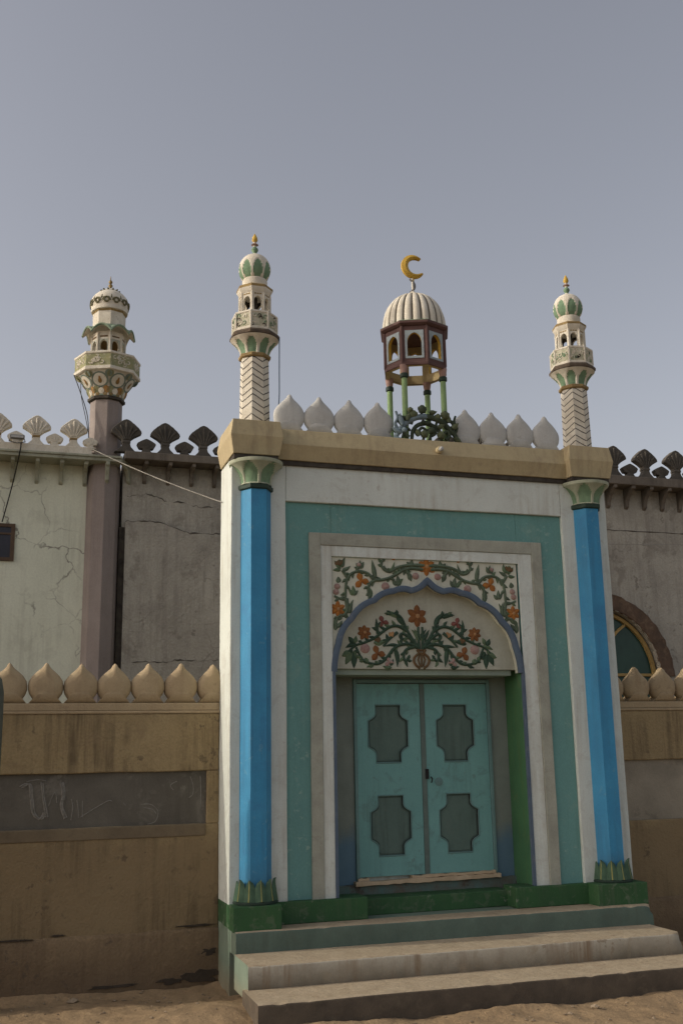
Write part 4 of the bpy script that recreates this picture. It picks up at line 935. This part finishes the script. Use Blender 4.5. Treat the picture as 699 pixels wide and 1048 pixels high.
win = MB(); win.box(-.98, -.035, 3.372, 3.45, 4.62, 4.665); win.box(-.98, -.035, 3.372, 3.45, 5.06, 5.105); win.box(-.085, -.035, 3.3725, 3.45, 4.665, 5.06); win.box(-.98, -.93, 3.3725, 3.45, 4.665, 5.06); win.box(-.53, -.49, 3.3728, 3.45, 4.665, 5.06); win.box(-.93, -.085, 3.376, 3.45, 4.96, 4.985)
w_ = win.build('window', BWOOD, gb, bevel=.004); p = MB(); p.box(-.94, -.075, 3.39, 3.44, 4.65, 5.07); p.build('pane', PANED, w_)

cb = thing('cement_building', 'bare cement mosque hall with dark weathered fan-shaped parapet and arched green window, behind the gateway', 'building', (6.5, 3.4, 0))
mb = MB(); mb.box(1.30, 5.6, 3.36, 9, -.2, 5.98)
y0 = 2.8; wx, wz, wr_ = 8.01, 3.163, .985
mb.box(5.6, wx - wr_, y0, 9, -.2, 5.93); mb.box(wx + wr_, 13.5, y0, 9, -.2, 5.93); mb.box(wx - wr_, wx + wr_, y0, 3.6, -.2, 1.7)
ar = [(wx + wr_ * cos(PI - PI * i / 32), wz + wr_ * sin(PI - PI * i / 32)) for i in range(33)]
top = [(wx + wr_, 5.93), (wx - wr_, 5.93)]
mb.add([(x, y0, z) for x, z in ar + top], [tuple(range(34, -1, -1))[::-1]]) if False else None
for i in range(32):
    a, b = ar[i], ar[i + 1]; mb.add([(a[0], y0, a[1]), (b[0], y0, b[1]), (b[0], y0, 5.93), (a[0], y0, 5.93)], [(0, 1, 2, 3)])
mb.grid([[(x, y0, z) for x, z in ar], [(x, 3.1, z) for x, z in ar]])
mb.box(wx - wr_, wx + wr_, 3.6, 9, -.2, 5.929)
mb.build('wall', CEM, cb)
mb = MB()
for z, x0, x1, sd in ((5.57, 1.36, 2.75, 1), (3.34, 1.36, 2.8, 3)):
    P = []
    for i in range(40):
        t = i / 39; x = x0 + (x1 - x0) * t
        P.append((x, 3.360 if sd == 1 else 3.312, z - (.11 * max(0, min(1, (t - .25) * 3)) if sd == 1 else .13 * max(0, min(1, (t - .3) * 3.2)) if sd == 2 else -.05 * t) + .04 * noise.noise(Vector((x * 4, sd * 7, 0))) + .03 * noise.noise(Vector((x * 19, sd, 3)))))
    mb = MB(); mb.tube(P, .014, 5, rf=lambda t, sd=sd: .001 + .024 * max(0, noise.noise(Vector((t * 11, sd * 3, 1))) + .12)); mb.build('crack', CRACKM, cb)
mb = MB(); P = [(x, y0 - .0, 5.30 + .03 * noise.noise(Vector((x * 3, 1, 1)))) for x in [8.2 + .1 * i for i in range(30)]]
mb.tube(P, .012, 5, rf=lambda t: .004 + .014 * abs(noise.noise(Vector((t * 9, 5, 1)))))
mb.build('crack', CRACKM, cb)
mb = MB(); mb.box(1.2705, 1.36, 3.352, 3.359, 2.0, 5.12); mb.build('joint_shade', DARK, cb)  # dark sheet at the back of the slot, its shade painted in
top = [(x, 5.20 - .13 * max(0, min(1, ((x - 1.345) / 1.4 - .3) * 3.2)) + .03 * noise.noise(Vector((x * 4, 2, 0))) + .02 * noise.noise(Vector((x * 17, 2, 3)))) for x in [1.345 + .0355 * k for k in range(121)]]
mb = MB(); n = len(top); mb.grid([[(x, 3.312 + .006 * noise.noise(Vector((x * 2, zz * 2, 1))), 2.0 + (z - 2.0) * zz) for x, z in top] for zz in [k / 40 for k in range(41)]])
mb.grid([[(x, 3.312 + .006 * noise.noise(Vector((x * 2, 2, 1))), z) for x, z in top], [(x, 3.362, z + .012) for x, z in top]]); mb.grid([[(1.345, 3.362, 2.0), (1.345, 3.362, top[0][1])], [(1.345, 3.312, 2.0), (1.345, 3.312, top[0][1])]])
mb.build('thick_plaster', CEM, cb, smooth=40)
mb = MB(); mb.tube([(x, 3.316, z + .004) for x, z in top], .01, 5, rf=lambda t: .003 + .02 * max(0, noise.noise(Vector((t * 26, 6, 1))) + .15)); mb.build('crack', CRACKM, cb)
LEDGEC = mat('ledge_cement', (.205, .178, .145), (.14, .122, .10), 2.5, bump=.5, streak=.6, streakc=(.07, .06, .05), spots=.4, spotc=(.085, .075, .06))
mb = MB(); mb.box(1.29, 5.598, 3.06, 3.5, 5.985, 6.092); mb.box(5.6, 13.5, 2.52, 3.2, 5.935, 6.07); mb.box(1.30, 13.4, 3.3, 9, 5.982, 6.03); mb.build('ledge', LEDGEC, cb, bevel=.012)
for i in range(9):
    make_palm(1.312 + .514 * i, 6.095, 1.13, 3.19, CEMD, True, cb, CEMD)
    if i < 8: make_palm(1.572 + .514 * i, 6.095, 1.13, 3.19, CEMD, False, cb, CEMD)
for i in range(9):
    make_palm(8.355 + .538 * i, 6.073, 1.16, 2.64, CEMD, True, cb, CEMD)
    make_palm(8.627 + .538 * i, 6.073, 1.16, 2.64, CEMD, False, cb, CEMD)
    if i < 5: make_palm(7.817 - .538 * i, 6.073, 1.16, 2.64, CEMD, True, cb, CEMD); make_palm(8.089 - .538 * i, 6.073, 1.16, 2.64, CEMD, False, cb, CEMD)
for i in range(12): bracket(1.58 + .315 * i, 3.362, 5.72, 5.988, .27, LEDGEC, cb)
for i in range(24): bracket(5.85 + .308 * i, 2.802, 5.62, 5.94, .26, LEDGEC, cb, w=.06)
bracket(1.38, 3.362, 5.70, 5.988, .28, LEDGEG, cb, ang=rad(-30))
mb = MB(); ro = 1.21
rows = []
for rr, yy in ((wr_ - .002, 2.815), (wr_ + .01, 2.785), (1.05, 2.772), (1.13, 2.778), (ro - .02, 2.77), (ro, 2.802)):
    rows.append([(wx + (rr + .022 * noise.noise(Vector((i * .5, rr * 9, 0)))) * cos(PI - PI * i / 90), yy + .014 * noise.noise(Vector((i * .8, rr * 20, 5))), wz + (rr + .022 * noise.noise(Vector((i * .5, rr * 9, 0)))) * sin(PI - PI * i / 90)) for i in range(91)])
mb.grid(rows[::-1]); mb.build('brick_arch_band', BRICK, cb, smooth=30)
fr = MB()
def arcbar(cx, cz, r, w, a0, a1, y0_, y1_, n=30):
    o = [[(cx + rr * cos(a0 + (a1 - a0) * i / n), yy, cz + rr * sin(a0 + (a1 - a0) * i / n)) for i in range(n + 1)] for rr, yy in ((r - w, y1_), (r - w, y0_), (r, y0_), (r, y1_))]
    fr.grid(o)
arcbar(wx, wz, .965, .05, PI, 0, 2.89, 2.98); arcbar(wx + .934, wz, .875, .035, PI, rad(120.), 2.90, 2.97); arcbar(wx - .934, wz, .875, .035, rad(60), 0, 2.90, 2.97)
fr.box(wx - .96, wx + .96, 2.892, 2.98, wz + .005, wz + .045); fr.box(wx - .96, wx - .91, 2.892, 2.98, 1.7, wz); fr.box(wx + .91, wx + .96, 2.892, 2.98, 1.7, wz); fr.box(wx - .025, wx + .025, 2.892, 2.98, 1.7, wz)
wn_ = fr.build('window', FRAMEY, cb, bevel=.004)
pn = MB(); pn.add([(wx + .95 * cos(PI * i / 32), 2.94, wz + .95 * sin(PI * i / 32)) for i in range(33)] + [(wx - .95, 2.94, 1.7), (wx + .95, 2.94, 1.7)], [tuple(range(34, -1, -1))]); pn.build('pane', PANE, wn_)

# ================================================================== CABLES AND SMALL THINGS
def cable(name, P, r, m, label, sag=0):
    mb = MB(); Q = []
    if len(P) == 2:
        a, b = Vector(P[0]), Vector(P[1])
        Q = [a + (b - a) * i / 24 - Vector((0, 0, sag * 4 * (i / 24) * (1 - i / 24))) for i in range(25)]
    else: Q = smoothpath(P, 8)
    mb.tube(Q, r, 6); o = mb.build(name, m, None, smooth=60, loc=P[-1]); tag(o, label, 'cable'); return o
cable('cable', [(.865, 3.0, 6.06), (2.075, .44, 4.82)], .006, WIREW, 'thin pale wire strung from the green building ledge down to the gateway', .03)
cable('cable', [(6.51, .45, 4.56), (12.5, 2.77, 5.36)], .0035, WIREW, 'thin pale wire running from the gateway across the bare cement wall on the right', .05)
cable('cable', [(-.02, 3.03, 6.09), (-.03, 3.028, 5.96), (-.10, 3.3, 5.6), (-.20, 3.37, 5.12)], .009, BLACK, 'black cable hanging from the floodlight to the brown window')
cable('cable', [(2.655, .20, 6.68), (2.65, .19, 6.3), (2.645, .19, 5.92), (2.60, .19, 5.70), (2.54, .2, 5.585)], .006, WIREB, 'thin blue cable hanging beside the left zigzag minaret')
cable('cable', [(.61, 3.38, 7.19), (.69, 3.30, 6.95), (.80, 3.24, 6.58), (.83, 3.20, 6.16)], .006, BLACK, 'dark cable slung from the balcony rim of the mauve tower, the outer one of two')
cable('cable', [(.70, 3.30, 7.05), (.715, 3.28, 6.85), (.79, 3.24, 6.5), (.845, 3.2, 6.18)], .005, BLACK, 'dark cable hanging close to the mauve tower shaft, the inner one of two')
fl = thing('floodlight', 'small grey floodlight on the cream parapet above the brown window', 'floodlight', (-.07, 3.08, 6.15))
mb = MB(); mb.add([(-.16, 2.96, 6.175), (.02, 2.96, 6.175), (.0, 3.06, 6.20), (-.14, 3.06, 6.20), (-.16, 2.97, 6.125), (.02, 2.97, 6.125), (.0, 3.07, 6.14), (-.14, 3.07, 6.14)], [(0, 1, 2, 3), (7, 6, 5, 4), (4, 5, 1, 0), (5, 6, 2, 1), (6, 7, 3, 2), (7, 4, 0, 3)])
mb.build('housing', GREYM, fl, bevel=.006)
mb = MB(); mb.box(-.145, .005, 2.955, 2.966, 6.135, 6.165); mb.build('lens', LENS, fl)
mb = MB(); mb.tube([(-.15, 3.02, 6.15), (-.17, 3.08, 6.12), (-.07, 3.09, 6.10), (.03, 3.08, 6.12), (.01, 3.02, 6.15)], .008, 6); mb.build('bracket', GREYM, fl)
pt = MB(); pt.lathe(-.155, .05, [(.11, -.2), (.112, 2.55), (.108, 2.78), (.085, 2.90), (.04, 2.955), (.0, 2.965)], 24)
tag(pt.build('round_post', POST, None, smooth=50, loc=(-.155, .05, 0)), 'dark grey-green round-topped post at the left edge, in front of the onion-topped wall', 'post')

# ================================================================== GROUND
def axis(lo, hi, dense, a, b):
    xs = [a + (b - a) * i / dense for i in range(dense + 1)]
    k = 1.0; x = b
    st = (b - a) / dense
    while x < hi: st *= 1.5; x = min(hi, x + st); xs.append(x)
    x = a; st = (b - a) / dense
    while x > lo: st *= 1.5; x = max(lo, x - st); xs.insert(0, x)
    return xs
xs = axis(-300, 300, 330, -3, 9); ys_ = axis(-300, 300, 130, -4.2, .75)
def gz(x, y):
    v = Vector((x, y, 0))
    h = .03 * noise.noise(v * .9) + .020 * noise.noise(v * 3.1) + .013 * noise.noise(v * 9) + .006 * noise.noise(v * 22)
    h += .11 * math.exp(-(((x - 1.75) / .8) ** 2 + ((y + .85) / .5) ** 2))
    if -1.0 < x < 8: h += .05 * math.exp(-((y + 1.5) / .09) ** 2) * max(0, .35 + 1.3 * noise.noise(Vector((x * 1.3, 4, 3)))) * (1 if x > 1.9 else 0)
    h += .05 * math.exp(-((y - .46) / .10) ** 2) * (.5 + noise.noise(Vector((x * 1.5, 0, 3))))
    if y > .8: h = min(h, 0)
    f = max(0, min(1, 1 - (abs(x - 3) - 8) / 20)) * max(0, min(1, 1 - (abs(y) - 8) / 20))
    if y < -4.7: h = min(h, -.01)
    return h * f - .005
mb = MB(); mb.grid([[(x, y, gz(x, y)) for x in xs] for y in ys_])
mb_ = MB(); mb_.grid([[(x, y, .012 + .006 * noise.noise(Vector((x, y, 2)))) for x in [-150 + 3 * i for i in range(101)]] for y in (-13.5, -11, -8.5, -6, -5.2 , -4.9)])
rd_ = mb_.build('added_road', mat('dusty_asphalt', (.125, .118, .105), (.085, .08, .073), 1.5, bump=.5, bscale=50, spots=.4, spotc=(.2, .165, .12), spotscale=1.5)); rd_['kind'] = 'structure'  # unseen grey sheet added to cut warm ground bounce on the walls
g = mb.build('ground', SAND, None, smooth=80); g['kind'] = 'structure'
random.seed(21); mb = MB()
for i in range(900):
    x = random.uniform(-1, 8); y = random.uniform(-3.2, .4)
    if 2.0 < x < 6.6 and y > -1.5: continue
    r = random.choice((.006, .008, .01, .012, .016)) * random.uniform(.7, 1.3)
    if random.random() < .05: r *= 2.2
    z = gz(x, y) + r * .3; vs = []
    for a, b, c in ((1, 0, 0), (-1, 0, 0), (0, 1, 0), (0, -1, 0), (0, 0, 1), (0, 0, -1), (.6, .6, .5), (-.6, .6, .5), (.6, -.6, .5), (-.6, -.6, .5)):
        k = random.uniform(.7, 1.25); vs.append((x + a * r * k * 1.2, y + b * r * k, z + c * r * k * .7))
    mb.add(vs, [(4, 8, 6), (4, 6, 7), (4, 7, 9), (4, 9, 8), (0, 6, 8), (2, 7, 6), (1, 9, 7), (3, 8, 9), (0, 5, 2), (2, 5, 1), (1, 5, 3), (3, 5, 0), (0, 2, 6), (2, 1, 7), (1, 3, 9), (3, 0, 8)])
o = mb.build('pebbles', STONE, None); tag(o, 'scattered pebbles and crumbs on the sand', 'pebbles', kind='stuff')

# ================================================================== CAMERA, SKY, SUN
cam = bpy.data.cameras.new('camera'); co = bpy.data.objects.new('camera', cam); C.objects.link(co)
cam.sensor_fit = 'VERTICAL'; cam.sensor_height = 36; cam.lens = 36 * 1060 / 1048; cam.clip_end = 2000
yaw, pitch, roll = rad(17.71), rad(12.944), rad(-1.0046)
f_ = Vector((sin(yaw) * cos(pitch), cos(yaw) * cos(pitch), sin(pitch))); r_ = Vector((cos(yaw), -sin(yaw), 0)); u_ = r_.cross(f_)
r2 = r_ * cos(roll) + u_ * sin(roll); u2 = u_ * cos(roll) - r_ * sin(roll)
from mathutils import Matrix
co.matrix_world = Matrix(((r2.x, u2.x, -f_.x, 0), (r2.y, u2.y, -f_.y, -10.267667), (r2.z, u2.z, -f_.z, 2.2), (0, 0, 0, 1)))
sc.camera = co

EL, PHI = 26, 6
w = bpy.data.worlds.new('World'); sc.world = w; w.use_nodes = True
nt = w.node_tree; bg = nt.nodes['Background']
sky = nt.nodes.new('ShaderNodeTexSky'); sky.sky_type = 'NISHITA'; sky.sun_disc = False
sky.sun_elevation = rad(EL); sky.sun_rotation = rad(-(90 - PHI)); sky.air_density = 1.0; sky.dust_density = 3.0; sky.ozone_density = 1.0; sky.altitude = 0
hs = nt.nodes.new('ShaderNodeHueSaturation'); hs.inputs['Saturation'].default_value = .5
nt.links.new(sky.outputs[0], hs.inputs['Color']); tn = nt.nodes.new('ShaderNodeMix'); tn.data_type = 'RGBA'; tn.blend_type = 'MULTIPLY'; tn.inputs[0].default_value = 1; tn.inputs[7].default_value = (1.11, 1.03, .985, 1)
nt.links.new(hs.outputs[0], tn.inputs[6]); nt.links.new(tn.outputs[2], bg.inputs['Color']); bg.inputs['Strength'].default_value = .15
sl = bpy.data.lights.new('sun', 'SUN'); so = bpy.data.objects.new('sun', sl); C.objects.link(so)
sl.energy = 2.0; sl.angle = rad(.9); sl.color = (.9, .825, .69)
sd = Vector((-cos(rad(PHI)) * cos(rad(EL)), sin(rad(PHI)) * cos(rad(EL)), sin(rad(EL))))
so.rotation_euler = sd.to_track_quat('Z', 'Y').to_euler()
sc.view_settings.view_transform = 'Standard'; sc.view_settings.look = 'None'; sc.view_settings.exposure = 0; sc.view_settings.gamma = 1
sc.cycles.max_bounces = 8; sc.cycles.use_denoising = True
